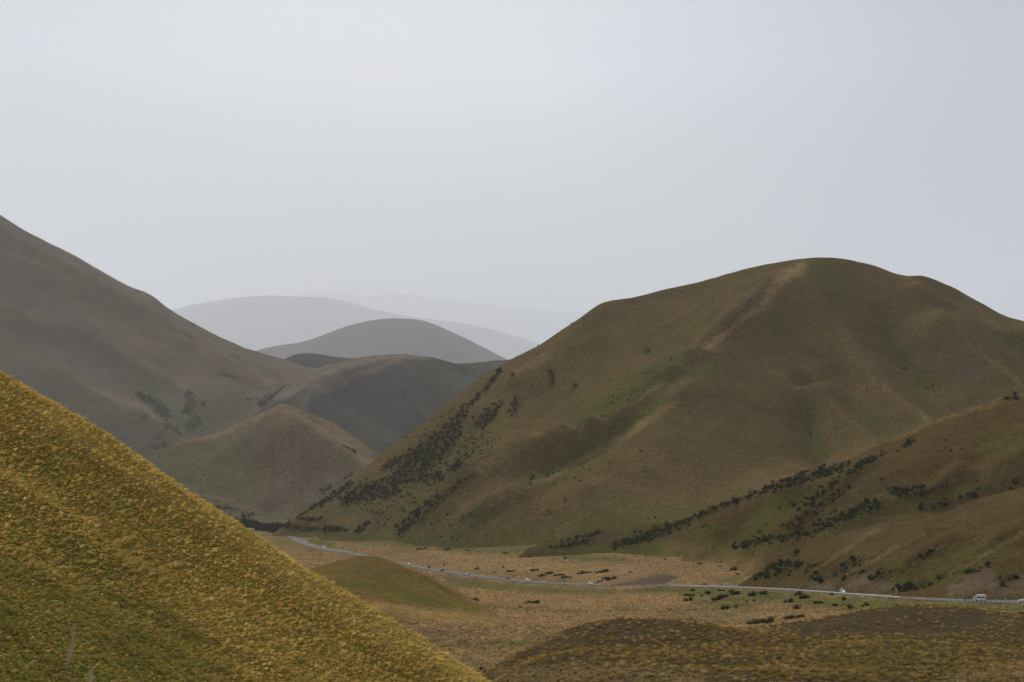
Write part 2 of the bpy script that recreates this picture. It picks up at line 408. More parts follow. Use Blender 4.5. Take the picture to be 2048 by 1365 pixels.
# --- right-hand slope with the scrub bands
silL = [(2350, 745, 1000), (2200, 760, 1000), (2100, 775, 1000), (2048, 786, 1000), (2000, 795, 1000), (1940, 815, 1010), (1870, 840, 1020), (1800, 872, 1030), (1760, 885, 1035), (1700, 905, 1042), (1640, 935, 1052), (1580, 956, 1064),
        (1500, 985, 1085), (1430, 1010, 1110), (1380, 1036, 1140), (1342, 1044, 1165), (1272, 1047, 1185), (1225, 1056, 1190), (1182, 1068, 1190), (1120, 1082, 1190), (1060, 1094, 1190)]
baseL = [(1060, 1104, 1184), (1200, 1113, 1148), (1300, 1123, 1080), (1400, 1135, 1000), (1450, 1146, 940), (1480, 1158, 880)]
ctL = pts(silL) + behind(silL, ((30, 14), (130, 105))) + pts(baseL) + sink(baseL, 60, 22) + pts([
    (1869, 994, 868), (1816, 1007, 870), (1768, 1018, 875), (1733, 1036, 880), (1706, 1050, 886), (1650, 1078, 890), (1950, 955, 872), (2048, 915, 880), (2200, 860, 880),
    (1870, 975, 915), (1815, 990, 915), (1760, 1008, 917), (1690, 1045, 915), (1600, 1080, 905), (1530, 1105, 905), (1960, 930, 918), (2048, 885, 925),
    (1900, 868, 985), (1826, 900, 980), (1781, 921, 972), (1741, 945, 964), (1703, 967, 957), (1671, 994, 948), (1628, 1026, 940), (1580, 1052, 938), (1520, 1078, 945),
    (1671, 945, 1010), (1650, 959, 998), (1607, 972, 995), (1575, 977, 998), (1548, 981, 1005), (1521, 996, 1012), (1480, 1010, 1022), (1420, 1035, 1040), (1380, 1062, 1105),
    (1700, 940, 1000), (1640, 990, 980), (1600, 1020, 985), (1540, 1030, 990), (1480, 1062, 1010), (1470, 1100, 985), (1400, 1092, 1062), (1300, 1090, 1125), (1220, 1090, 1168),
    (1950, 860, 985), (2048, 835, 970), (1850, 940, 930), (1780, 975, 930)]) + sink([(1950, 1010, 860), (1860, 1040, 850), (1770, 1070, 850), (1680, 1110, 850), (1590, 1140, 850), (2100, 980, 860)], 60, 45)
shrub_under = []
RL = [(4.5, 11, [(1910, 972), (1869, 994), (1816, 1007), (1768, 1018), (1706, 1050), (1650, 1078)]), (-3.8, 9, [(1960, 940), (1870, 980), (1800, 998), (1720, 1036), (1600, 1078)]), (3.8, 11, [(2048, 800), (1900, 868), (1826, 900), (1741, 945), (1671, 994), (1628, 1026), (1580, 1052)]),
      (3.8, 10, [(1720, 915), (1650, 959), (1607, 972), (1548, 981), (1500, 1004), (1420, 1036)]), (-3.8, 9, [(1765, 908), (1700, 945), (1650, 990), (1610, 1040)]), (3.0, 10, [(2048, 876), (1960, 925), (1900, 950)]), (-3.0, 9, [(1600, 960), (1500, 995), (1380, 1045)])]
def toeL(X, Y, Z):
    U_ = UC + X / Y * F
    db = np.interp(U_, [900, 1000, 1060, 1200, 1300, 1400, 1450, 1480, 1530], [1200, 1195, 1184, 1148, 1080, 1000, 940, 880, 835])
    Z = Z - 0.6 * np.maximum(0, db - Y) * (U_ < 1500)
    return Z - 0.6 * np.maximum(0, 15 - X)
hillL = hill('hill_right', ctL + sink([(960, 1100, 1190), (1000, 1110, 1120)], 0, 8) + pts([(930, 1172, 1060), (1000, 1178, 1030), (1070, 1176, 1030), (1150, 1180, 990), (1240, 1180, 950), (1330, 1182, 915), (1420, 1186, 880)]) + [(-75, 1000, -132), (-75, 1150, -132), (-75, 1330, -130), (-35, 1100, -120), (-25, 1000, -124), (-5, 930, -118), (-40, 1230, -118)], -75, 520, 770, 1330, 2.6, M_slope, 0.01, 1.1, 30.0, 31, crease=RL, facet=0.6, soft=1.4, sil=silL[::-1], post=toeL,
    paint=[('g', [(1560, 1010, 26), (1600, 1000, 22), (1520, 1040, 26)], 0.95), ('g', [(1640, 985, 18), (1680, 950, 8)], 0.8), ('g', [(1400, 1075, 30), (1500, 1085, 26), (1560, 1080, 20)], 0.75),
           ('g', [(1780, 1000, 20), (1720, 1030, 14), (1640, 1065, 14)], 0.7), ('g', [(1250, 1065, 16), (1330, 1055, 14)], 0.8), ('g', [(1800, 1015, 12), (1880, 995, 10), (1960, 975, 10)], 0.55),
           ('g', [(1980, 900, 20), (2040, 880, 26)], 0.5), ('p', [(1500, 985, 4), (1640, 935, 5), (1870, 842, 6), (2048, 790, 6)], 0.8), ('p', [(1540, 983, 4), (1480, 1012, 4)], 0.7),  # 'p' here: paler lines along the ridges
           ('p', [(1300, 1122, 8), (1400, 1128, 16), (1500, 1140, 22)], 1.0), ('p', [(1340, 1100, 16), (1460, 1112, 18)], 0.6), ('g', [(1080, 1098, 9), (1180, 1098, 12), (1300, 1100, 14), (1380, 1100, 14)], .95), ('g', [(1100, 1098, 8), (1250, 1110, 10), (1400, 1118, 10)], 0.5)])

# --- front spur above the road, with the road cuttings at its foot
silM = [(2250, 905, 742.4), (2150, 940, 746.8), (2048, 975, 751.2), (1959, 997, 753), (1920, 1011, 754.7), (1886, 1026, 758.2), (1842, 1024, 764), (1805, 1030, 772), (1740, 1052, 788), (1685, 1066, 804), (1630, 1085, 820), (1575, 1110, 830), (1530, 1138, 835), (1492, 1164, 835)]
baseM = [(2200, 1199, 559), (2120, 1198, 563), (2048, 1197, 568), (1960, 1196, 575), (1880, 1193, 586), (1800, 1189, 608), (1700, 1182, 654), (1600, 1176, 718), (1500, 1170, 793), (1478, 1168, 822)]
ctM = pts(silM) + behind(silM, ((22, 14), (90, 120))) + pts(baseM) + sink(baseM, 14, 5) + pts([
    (2120, 1150, 579.9), (2048, 1160, 589.6), (1995, 1140, 602.9), (1955, 1148, 609), (1905, 1172, 621.1), (1845, 1170, 635.7), (1795, 1168, 650.8), (1740, 1146, 679), (1715, 1158, 686.1), (1655, 1150, 719.5), (1610, 1160, 742.4),
    (2048, 1066, 641.7), (1982, 1103, 634.4), (1928, 1133, 629.6), (1896, 1150, 630.8), (2150, 1020, 653.8), (2048, 1117, 615.1), (1995, 1130, 612.6), (2150, 1090, 611.4),
    (2010, 1110, 629.6), (2048, 1040, 679), (1970, 1050, 698.4), (1940, 1080, 672), (1885, 1120, 653.8), (1850, 1150, 645.3),
    (1896, 1082, 667.2), (1850, 1111, 659.9), (1802, 1141, 656.3), (1785, 1158, 658.7), (1920, 1040, 720.4), (1870, 1078, 707.2), (1822, 1112, 686.1), (1765, 1146, 672),
    (1848, 1066, 709), (1790, 1098, 694.9), (1735, 1127, 689.6), (1690, 1150, 701.9), (1790, 1066, 746.8), (1732, 1102, 726.6), (1672, 1138, 717.8),
    (1757, 1058, 768), (1700, 1092, 746.8), (1644, 1127, 733.6), (1618, 1150, 738.9), (1690, 1078, 785), (1630, 1112, 770), (1575, 1145, 770)])
RM = [(2.4, 6, q_) for q_ in ([(1896, 1150), (1928, 1133), (1982, 1103), (2048, 1066)], [(1785, 1156), (1802, 1141), (1850, 1111), (1896, 1082), (1960, 1040)], [(1690, 1150), (1735, 1127), (1790, 1098), (1848, 1066)], [(1618, 1150), (1644, 1127), (1700, 1092), (1757, 1060)], [(1560, 1125), (1630, 1095), (1685, 1070)])] + [(-2.2, 6, q_) for q_ in ([(1850, 1150), (1885, 1120), (1940, 1080)], [(1765, 1146), (1822, 1112), (1870, 1078)], [(1672, 1138), (1732, 1102), (1790, 1066)], [(1590, 1140), (1640, 1108), (1690, 1078)])]
hillM = hill('hill_spur', ctM, 95, 330, 470, 900, 1.6, M_slope, 0.005, 0.7, 18.0, 41, crease=RM, facet=0.6, soft=1.4, sil=silM[::-1],
    paint=[('s', [(1650, 1168, 16), (1625, 1170, 8)], 1), ('s', [(1738, 1160, 14), (1712, 1170, 16), (1780, 1172, 8)], 1), ('s', [(1900, 1187, 10), (1930, 1172, 14), (1975, 1158, 18), (1990, 1178, 14), (2048, 1172, 16), (2150, 1170, 20)], 1),
           ('s', [(1700, 1078, 12), (1790, 1052, 16), (1860, 1040, 14)], 0.2), ('s', [(1900, 1040, 14), (2048, 1000, 20)], 0.2), ('s', [(1700, 1115, 6), (1800, 1075, 8), (1900, 1050, 8)], 0.2),
           ('g', [(1800, 1165, 14), (1880, 1155, 18), (1930, 1140, 10)], 0.75), ('g', [(1900, 1120, 20), (2000, 1090, 26)], 0.55), ('g', [(1780, 1140, 16), (1870, 1115, 14)], 0.6), ('g', [(2020, 1135, 14), (1990, 1172, 5), (2048, 1160, 6)], 0.7),
           ('p', [(1900, 1148, 3), (1982, 1104, 4), (2048, 1066, 4)], 0.8), ('p', [(1785, 1155, 3), (1850, 1112, 4), (1896, 1082, 4)], 0.7), ('p', [(1690, 1150, 3), (1790, 1098, 4), (1848, 1066, 4)], 0.7), ('p', [(1620, 1150, 3), (1700, 1092, 4), (1757, 1060, 4)], 0.7)])  # 'p': paler lines along the crests of the small spurs

# --- the big rounded hill on the right
silK = [(1020, 719, 1950), (1050, 703, 1950), (1080, 688, 1950), (1120, 660, 1940), (1160, 635, 1930), (1185, 616, 1925), (1210, 602, 1920), (1260, 596, 1920), (1330, 578, 1910), (1400, 562, 1905), (1460, 545, 1900), (1520, 530, 1890), (1580, 519, 1885),
        (1640, 513, 1880), (1690, 515, 1885), (1740, 527, 1890), (1775, 541, 1900), (1840, 549, 1960), (1900, 572, 1990), (1960, 605, 2010), (2010, 632, 2020), (2048, 641, 2020), (2150, 660, 2020), (2350, 700, 2000)]
edgeK = [(990, 735, 1930), (940, 772, 1910), (880, 815, 1880), (830, 855, 1850), (780, 893, 1820), (740, 925, 1790), (700, 960, 1765), (650, 995, 1745), (600, 1028, 1725), (570, 1046, 1712)]
baseK = [(560, 1062, 1690), (640, 1074, 1600), (720, 1079, 1520), (800, 1086, 1450), (900, 1094, 1380), (1000, 1093, 1340), (1100, 1089, 1300), (1200, 1080, 1275), (1300, 1058, 1262), (1400, 1032, 1255), (1520, 1000, 1240), (1650, 960, 1230), (1800, 900, 1230), (2000, 840, 1230), (2200, 810, 1230)]
ctK = pts(silK) + behind(silK, ((70, 28), (330, 170))) + pts(edgeK) + behind(edgeK, ((70, 45), (190, 190))) + pts(baseK) + sink(baseK, 90, 45) + pts([
    (1581, 577, 1825), (1517, 623, 1765), (1461, 660, 1722), (1396, 711, 1666), (1341, 753, 1622), (1273, 803, 1572), (1234, 827, 1556), (1195, 844, 1546), (1166, 852, 1542), (1137, 858, 1540), (1105, 865, 1536), (1068, 877, 1528), (1020, 899, 1515), (944, 943, 1490), (900, 985, 1468), (860, 1030, 1440),
    (1461, 744, 1652), (1424, 753, 1626), (1396, 767, 1606), (1348, 805, 1568), (1300, 845, 1534), (1244, 880, 1506), (1195, 907, 1486), (1156, 930, 1465), (1088, 960, 1430), (1010, 994, 1402), (971, 1017, 1392), (936, 1048, 1384),
    (1440, 655, 1765), (1390, 695, 1738), (1340, 733, 1712), (1290, 768, 1686), (1240, 802, 1662), (1180, 830, 1646), (1100, 851, 1636), (1040, 873, 1626), (960, 918, 1600), (900, 963, 1566), (840, 1028, 1505),
    (1330, 790, 1596), (1220, 868, 1548), (1150, 908, 1540), (1100, 942, 1508), (1030, 975, 1480), (960, 1012, 1448), (900, 1058, 1412),
    (1200, 690, 1835), (1120, 745, 1820), (1040, 795, 1800), (950, 855, 1765), (860, 915, 1715), (780, 970, 1672), (700, 1025, 1640), (1300, 650, 1840), (1400, 620, 1840), (1480, 580, 1845),
    (1640, 600, 1800), (1560, 690, 1715), (1500, 770, 1640), (1560, 840, 1562), (1450, 855, 1520), (1350, 920, 1432), (1250, 980, 1372), (1150, 1030, 1332), (1580, 910, 1490), (1500, 940, 1415), (1400, 1000, 1330), (1600, 750, 1668),
    (1605, 790, 1650), (1622, 845, 1590), (1642, 915, 1512), (1637, 784, 1615), (1680, 825, 1575), (1720, 860, 1540), (1755, 890, 1500), (1690, 770, 1668), (1740, 822, 1610), (1790, 872, 1545),
    (1690, 710, 1714), (1740, 755, 1658), (1800, 800, 1600), (1864, 846, 1542), (1700, 640, 1770), (1760, 690, 1755), (1820, 730, 1720), (1860, 778, 1672), (1905, 825, 1606), (1750, 600, 1815), (1800, 650, 1790),
    (1887, 656, 1745), (1929, 684, 1720), (1952, 707, 1700), (2003, 739, 1672), (2035, 762, 1655), (2150, 830, 1590), (1850, 577, 1858), (1915, 614, 1826), (1947, 633, 1810), (1998, 656, 1790), (2048, 676, 1775), (2200, 730, 1740),
    (1940, 655, 1800), (2000, 695, 1770), (2048, 725, 1745), (1900, 610, 1880), (1950, 628, 1900), (2030, 652, 1920)])
S1_ = [(1517, 623, 1765), (1461, 660, 1722), (1396, 711, 1666), (1341, 753, 1622), (1273, 803, 1572), (1234, 827, 1556), (1195, 844, 1546), (1137, 858, 1540), (1068, 877, 1528), (1020, 899, 1515), (944, 943, 1490)]
S2_ = [(1396, 767, 1606), (1348, 805, 1568), (1300, 845, 1534), (1244, 880, 1506), (1195, 907, 1486), (1156, 930, 1465), (1088, 960, 1430), (1010, 994, 1402), (971, 1017, 1392)]
ctK = ctK + [P(u + 1, v + 5, d + 40) for u, v, d in S1_[2:] + S2_[4:]] + pts([(1640, 700, 1716), (1650, 655, 1760), (1600, 715, 1698), (1610, 640, 1768), (1680, 670, 1742), (1720, 690, 1722), (1560, 760, 1640), (1530, 700, 1706), (1480, 700, 1700), (1450, 715, 1682)])
RK = [(10.8, 26, [(1560, 560), (1517, 623), (1461, 660), (1396, 711), (1341, 753), (1273, 803), (1234, 827), (1166, 852), (1105, 865), (1068, 877), (1020, 899), (944, 943), (900, 985)]),
      (9.3, 22, [(1380, 780), (1348, 805), (1300, 845), (1244, 880), (1195, 907), (1156, 930), (1088, 960), (1010, 994), (971, 1017), (936, 1048)]),
      (-9.3, 22, [(1400, 697), (1340, 737), (1290, 776), (1240, 808), (1180, 836), (1100, 856)]), (-7.8, 18, [(1250, 852), (1220, 872), (1150, 910), (1100, 946), (1030, 978), (950, 1020)]),
      (7.8, 20, [(1625, 774), (1637, 784), (1680, 825), (1720, 860), (1755, 890)]), (-7.8, 18, [(1606, 805), (1622, 845), (1642, 915)]), (7.8, 20, [(1715, 735), (1740, 755), (1800, 800), (1864, 846)]), (-7.8, 18, [(1700, 785), (1740, 822), (1790, 872)]),
      (7.8, 20, [(1840, 610), (1887, 656), (1952, 707), (2048, 772)]), (-7.8, 18, [(1740, 640), (1820, 730), (1860, 778), (1905, 825)]), (7.8, 20, [(1790, 548), (1850, 577), (1947, 633), (2048, 678)]), (-6.2, 16, [(1900, 640), (1980, 690), (2048, 730)]),
      (6.2, 20, [(1120, 690), (1060, 740), (1010, 790)]), (-6.2, 20, [(1150, 760), (1060, 830), (960, 900)]), (-4.7, 16, [(820, 985), (740, 1040)]), (4.7, 16, [(1480, 560), (1380, 640), (1260, 700)])]
hillK = hill('hill_big', ctK, -340, 960, 1140, 2300, 4.0, M_big, 0.004, 2.2, 70.0, 51, crease=RK, facet=0.7, soft=1.5, sil=silK,
    paint=[('g', [(1380, 705, 10), (1340, 733, 18), (1280, 772, 24), (1220, 810, 20), (1150, 842, 10)], 1.0), ('g', [(1420, 735, 14), (1370, 750, 8)], 0.7), ('g', [(1340, 796, 6), (1250, 858, 14), (1170, 905, 18), (1120, 940, 14), (1060, 965, 8)], 0.95),
           ('g', [(960, 1030, 16), (930, 1060, 20), (880, 1078, 14)], 0.95), ('g', [(760, 1030, 8), (830, 1010, 8), (900, 1000, 8)], 0.9), ('g', [(840, 1050, 26), (760, 1060, 16), (680, 1060, 10)], 0.6), ('g', [(560, 1056, 5), (640, 1070, 6), (760, 1078, 7), (900, 1088, 7), (1100, 1084, 8)], 0.85), ('g', [(640, 1020, 20), (760, 990, 26), (860, 960, 24), (960, 890, 20)], 0.45),
           ('g', [(1600, 790, 8), (1620, 840, 14), (1642, 912, 16)], 1.0), ('g', [(1700, 800, 14), (1760, 850, 16), (1790, 870, 14)], 0.75), ('g', [(1770, 660, 16), (1830, 730, 16), (1880, 800, 16)], 0.75), ('g', [(1640, 540, 36), (1690, 570, 30)], 0.6), ('g', [(1760, 620, 20), (1800, 700, 16)], 0.4),
           ('g', [(2000, 670, 10), (2048, 690, 12)], 0.6), ('g', [(1400, 1020, 20), (1250, 1040, 26), (1100, 1060, 22), (1000, 1075, 16)], 0.45), ('g', [(1200, 760, 30), (1100, 800, 24)], 0.2), ('g', [(1500, 640, 20), (1560, 660, 40)], 0.35),
           ('s', [(1900, 735, 26), (1940, 745, 20)], 0.8), ('s', [(1840, 720, 12), (1850, 740, 12)], 0.6), ('s', [(715, 1050, 16), (745, 1062, 8)], 0.7),
           ('p', [(1600, 535, 14), (1560, 560, 12), (1530, 605, 8), (1470, 652, 5), (1400, 708, 4)], 0.90), ('p', [(1330, 760, 4), (1234, 826, 4)], 0.48), ('p', [(1166, 851, 4), (1068, 876, 6), (1010, 908, 12), (960, 940, 10)], 0.48),  # 'p' strokes: light catching the spur crests, painted as pale lines
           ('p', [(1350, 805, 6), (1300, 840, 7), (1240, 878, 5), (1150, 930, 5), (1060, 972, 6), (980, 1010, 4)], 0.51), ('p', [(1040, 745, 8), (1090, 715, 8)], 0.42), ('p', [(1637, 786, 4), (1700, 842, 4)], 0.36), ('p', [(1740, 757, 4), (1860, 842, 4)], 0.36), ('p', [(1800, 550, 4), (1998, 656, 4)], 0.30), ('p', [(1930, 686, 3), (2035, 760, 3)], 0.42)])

# --- pyramid hill up the valley
O = 250
silE = [(-50, 922, 2080 + O), (100, 918, 2080 + O), (200, 912, 2080 + O), (270, 905, 2080 + O), (325, 896, 2100 + O), (369, 877, 2130 + O), (437, 865, 2150 + O), (481, 844, 2150 + O), (525, 824, 2150 + O), (547, 814, 2150 + O), (565, 806, 2150 + O),
        (583, 812, 2158 + O), (602, 820, 2170 + O), (637, 833, 2180 + O), (670, 847, 2180 + O), (700, 867, 2160 + O), (730, 889, 2130 + O), (762, 905, 2090 + O), (800, 930, 2050 + O)]
baseE = [(380, 1026, 1880 + O), (450, 1028, 1890 + O), (520, 1030, 1900 + O), (600, 1026, 1880 + O), (650, 1010, 1870 + O), (700, 985, 1860 + O), (760, 965, 1850 + O)]
ctE = pts(silE) + pts([(565, 805, 2146 + O), (556, 813, 2130 + O), (574, 813, 2132 + O)]) + behind(silE, ((50, 22), (200, 140))) + pts(baseE) + sink(baseE, 60, 20) + pts([
    (585, 818, 2120 + O), (613, 841, 2060 + O), (647, 871, 2010 + O), (681, 892, 1975 + O), (712, 912, 1950 + O), (736, 933, 1925 + O), (620, 832, 2130 + O), (650, 848, 2125 + O), (690, 877, 2090 + O), (735, 912, 2040 + O), (625, 848, 2112 + O), (660, 872, 2085 + O), (700, 897, 2050 + O), (728, 915, 2010 + O),
    (400, 930, 2030 + O), (330, 960, 1980 + O), (250, 950, 2020 + O), (480, 930, 2020 + O), (440, 985, 1950 + O), (550, 870, 2050 + O), (548, 920, 2015 + O), (545, 970, 1965 + O), (600, 930, 1995 + O), (650, 950, 1945 + O), (600, 990, 1925 + O), (500, 1000, 1930 + O), (500, 870, 2080 + O), (560, 1005, 1915 + O)])
hillE = hill('hill_pyramid', ctE, -900, -160, 2060, 2700, 4.5, M_left, 0.004, 1.4, 60.0, 61, sil=silE, facet=0.9, soft=1.1, crease=[(4, 20, [(575, 812), (613, 841), (647, 871), (681, 892), (712, 912), (736, 933)]), (-4, 18, [(640, 850), (700, 890), (745, 918)])],
    paint=[('g', [(330, 940, 40), (420, 960, 40), (470, 1000, 30)], 0.8), ('g', [(400, 890, 24), (470, 900, 40), (500, 960, 36)], 0.6), ('g', [(520, 1020, 14), (600, 1010, 14), (650, 985, 14)], 0.6), ('s', [(545, 1005, 22), (545, 960, 6), (545, 850, 4)], 0.6),
           ('p', [(530, 822, 8), (565, 814, 13), (595, 824, 10)], 1.0), ('p', [(605, 832, 9), (650, 862, 9), (700, 895, 9), (735, 925, 9)], 0.95), ('p', [(345, 890, 4), (437, 869, 6), (525, 828, 6)], 0.85), ('s', [(590, 870, 18), (630, 930, 34), (620, 980, 30)], .7), ('p', [(640, 842, 9), (690, 875, 11), (735, 908, 10)], .75), ('g', [(700, 920, 12), (740, 910, 8)], 0.4), ('p', [(410, 992, 2.5), (480, 1010, 3), (525, 1024, 3)], 0.6)])  # lit right face tinted tan, shaded front face darkened with 's'

# --- the long left-hand mountain side
silD = [(-500, 330, 4777), (-250, 345, 4777), (-100, 380, 4777), (0, 428, 4777), (60, 462, 4777), (120, 495, 4777), (200, 537, 4792), (270, 578, 4807), (302, 590, 4823), (340, 620, 4840), (400, 655, 4886), (450, 680, 4932), (500, 698, 4980), (545, 712, 5011), (580, 735, 5043), (650, 750, 5090)]
spurD = [(-200, 430, 4432), (0, 484, 4432), (37, 506, 4424), (95, 528, 4416), (157, 557, 4408), (220, 598, 4385), (278, 634, 4377), (330, 660, 4370), (403, 689, 4385), (458, 719, 4416), (513, 744, 4464), (545, 752, 4541), (600, 748, 4635), (640, 742, 4698)]
ctD = pts(silD) + behind(silD, ((80, 30), (350, 220))) + pts(spurD) + behind(spurD[1:-2], ((90, 6),)) + pts([
    (-100, 590, 4134), (37, 612, 4134), (110, 636, 4126), (176, 666, 4119), (234, 695, 4111), (278, 720, 4103), (322, 748, 4095), (366, 770, 4088), (0, 540, 4322), (100, 580, 4314), (200, 640, 4291), (280, 680, 4268), (350, 715, 4251), (420, 745, 4276),
    (0, 700, 3930), (117, 730, 3915), (165, 763, 3884), (220, 796, 3844), (286, 815, 3821), (330, 850, 3790), (366, 878, 3775), (60, 660, 4072), (160, 710, 4048), (240, 755, 4009), (275, 788, 3963), (330, 824, 3900), (368, 850, 3852), (380, 864, 3821),
    (0, 800, 3790), (100, 830, 3790), (200, 860, 3775), (280, 878, 3775), (330, 892, 3767), (420, 800, 4009), (450, 830, 3946), (480, 790, 4134), (420, 850, 3867), (520, 790, 4291), (560, 775, 4479), (400, 868, 3829), (-300, 700, 3915), (-300, 850, 3758)]) + sink([(-300, 920, 3758), (0, 910, 3758), (200, 912, 3758), (330, 915, 3758), (420, 890, 3805), (480, 850, 3915)], 50, 25)
RD = [(30, 70, spur) for spur in ([(0, 484), (95, 528), (220, 598), (330, 660), (403, 689), (458, 719), (530, 748)], [(37, 612), (176, 666), (278, 720), (366, 770)], [(117, 730), (220, 796), (286, 815), (366, 876)])] + [(-28, 65, g_) for g_ in ([(60, 570), (200, 640), (350, 715)], [(60, 660), (240, 755), (330, 824), (380, 862)], [(480, 790), (430, 830), (390, 862)])]
hillD = hill('hill_left', ctD, -2560, -380, 3400, 5700, 11, M_left, 0.004, 8, 190.0, 71, crease=RD, facet=0.75, soft=1.5, sil=silD,
    paint=[('g', [(300, 790, 18), (350, 830, 24), (390, 850, 24)], 0.95), ('g', [(0, 770, 40), (60, 800, 30)], 0.4), ('g', [(200, 800, 14), (260, 840, 14), (330, 870, 12)], 0.5), ('g', [(420, 830, 24), (470, 800, 20)], 0.45), ('p', [(330, 662, 3), (403, 690, 5), (513, 744, 5)], 0.7), ('p', [(110, 634, 7), (176, 664, 7), (278, 719, 6), (366, 770, 9)], 0.7), ('p', [(0, 600, 9), (80, 640, 8)], .5), ('p', [(400, 700, 8), (480, 745, 10), (540, 765, 8)], .6), ('p', [(60, 460, 6), (200, 540, 7), (300, 595, 7)], .4),  # 'p' and 's' streaks: paler and darker lines along the folds
           ('s', [(0, 560, 30), (150, 640, 20), (240, 730, 18)], 0.7), ('s', [(0, 650, 16), (120, 700, 14), (230, 770, 10)], 0.6), ('p', [(60, 620, 6), (170, 664, 5), (278, 720, 4)], .6), ('p', [(0, 500, 5), (95, 534, 5), (220, 602, 5)], .5), ('g', [(480, 715, 20), (540, 735, 14)], 0.4), ('p', [(170, 770, 4), (290, 818, 5), (366, 878, 4)], 0.5)])

# --- the rounded saddle hill in the middle
silF = [(684, 722, 4667), (720, 713, 4635), (760, 709, 4620), (820, 708, 4620), (870, 712, 4620), (905, 722, 4652)]
edgeF = [(647, 738, 4541), (623, 755, 4464), (585, 779, 4353), (551, 796, 4228), (520, 818, 4103), (480, 845, 3993)]
silF2 = [(940, 725, 4792), (970, 722, 4855), (1020, 718, 4917), (1100, 708, 4917), (1200, 700, 4917)]
ctF = pts(silF) + pts([(915, 724, silF[-1][2] + 30), (928, 725, (silF[-1][2] + silF2[0][2]) / 2)]) + behind(silF[:-1], ((70, 25), (250, 160))) + pts(edgeF) + behind(edgeF, ((60, 28), (160, 140))) + pts(silF2) + behind(silF2, ((70, 25), (250, 160))) + pts([
    (801, 721, 4486), (746, 738, 4314), (691, 759, 4172), (643, 786, 4050), (609, 803, 3980), (860, 745, 4526), (920, 745, 4635), (930, 765, 4661), (880, 820, 4333), (830, 855, 4177), (775, 892, 3900),
    (750, 800, 4150), (820, 790, 4260), (700, 830, 4057), (770, 865, 3930), (650, 830, 4072), (1000, 760, 4573), (950, 800, 4385), (900, 840, 4197), (850, 872, 4025), (690, 745, 4432), (640, 775, 4291), (600, 860, 3978), (700, 900, 3852), (800, 905, 3837), (1050, 800, 4385)]) + sink([(520, 900, 3946), (600, 920, 3852), (700, 930, 3805), (800, 930, 3805), (900, 900, 3915), (1050, 880, 4072)], 60, 30)
hillF = hill('hill_saddle', ctF, -840, 330, 3600, 5450, 9.5, M_mid, 0.004, 4.0, 140.0, 81, sil=silF, facet=0.9, soft=1.2, crease=[(22, 50, [(850, 712), (801, 721), (746, 738), (691, 759), (643, 786), (609, 803)]), (-20, 50, [(920, 735), (890, 800), (840, 850), (775, 892)]), (-6, 26, [(800, 740), (770, 800), (760, 850)]), (6, 30, [(980, 740), (900, 800)])],
    paint=[('p', [(560, 790, 10), (620, 762, 12), (684, 730, 9), (760, 714, 7), (850, 714, 5)], 0.9), ('p', [(600, 795, 14), (680, 752, 10)], .5), ('p', [(640, 786, 4), (746, 738, 5), (801, 722, 4)], 0.6), ('s', [(780, 770, 30), (800, 830, 30)], 0.5), ('g', [(860, 840, 14), (920, 780, 12), (960, 760, 10)], 0.5), ('s', [(700, 790, 30), (640, 820, 20)], 0.35)])  # light left of the crest and shade right of it, put into colour

silG = [(500, 768, 6030), (545, 745, 6030), (570, 718, 6030), (600, 708, 6030), (640, 710, 6030), (690, 716, 6030), (740, 722, 6030), (800, 730, 6030)]
hill('hill_hump', pts(silG) + behind(silG, ((90, 20), (300, 150))) + sink(silG, 120, 35) + sink(silG, 400, 220), -1280, -380, 5300, 6700, 17, M_mid, 0.004, 3, 100, 83, paint=[('d', [(580, 730, 30), (680, 735, 20)], 0.5)])
# --- the far ranges
def range_hill(name, sil, back, front, x0, x1, y0, y1, res, amp, ln, seed):
    return hill(name, pts(sil) + behind(sil, ((back * .35, 8), (back, 120))) + [q for k, dz in ((front * .3, .10), (front, .42)) for q in sink(sil, k, dz * front)], x0, x1, y0, y1, res, M_far, 0.002, amp, ln, seed)
DH = 16000.
silH = [(380, 742, DH), (440, 728, DH), (520, 702, DH), (560, 692, DH), (612, 690, DH), (640, 676, DH), (700, 653, DH), (760, 642, DH), (790, 639, DH), (815, 640, DH), (850, 645, DH), (900, 665, DH), (950, 688, DH), (1005, 719, DH), (1060, 745, DH), (1150, 790, DH)]
range_hill('hill_dome', silH, 2200, 3000, -4100, 1300, 12400, 18600, 70, 22, 900, 91)
DI = 52000.
silI = [(150, 660, DI), (250, 640, DI), (350, 620, DI), (400, 609, DI), (425, 606, DI), (450, 602, DI), (550, 594, DI), (600, 597, DI), (640, 594, DI), (660, 597, DI), (700, 608, DI), (760, 625, DI), (850, 640, DI), (960, 655, DI), (1020, 672, DI), (1080, 690, DI), (1160, 712, DI), (1300, 760, DI)]
range_hill('hill_ridge', silI, 6000, 9900, -19000, 7000, 41200, 60000, 260, 50, 2800, 93)
DJ = 96000.
silJ = [(400, 620, DJ), (550, 598, DJ), (600, 591, DJ), (640, 587, DJ), (700, 592, DJ), (750, 595, DJ), (800, 589, DJ), (850, 596, DJ), (920, 606, DJ), (1000, 614, DJ), (1100, 624, DJ), (1160, 627, DJ), (1300, 650, DJ), (1500, 690, DJ)]
range_hill('hill_skyline', silJ, 10400, 16300, -27900, 21000, 77000, 109000, 470, 60, 4300, 95)

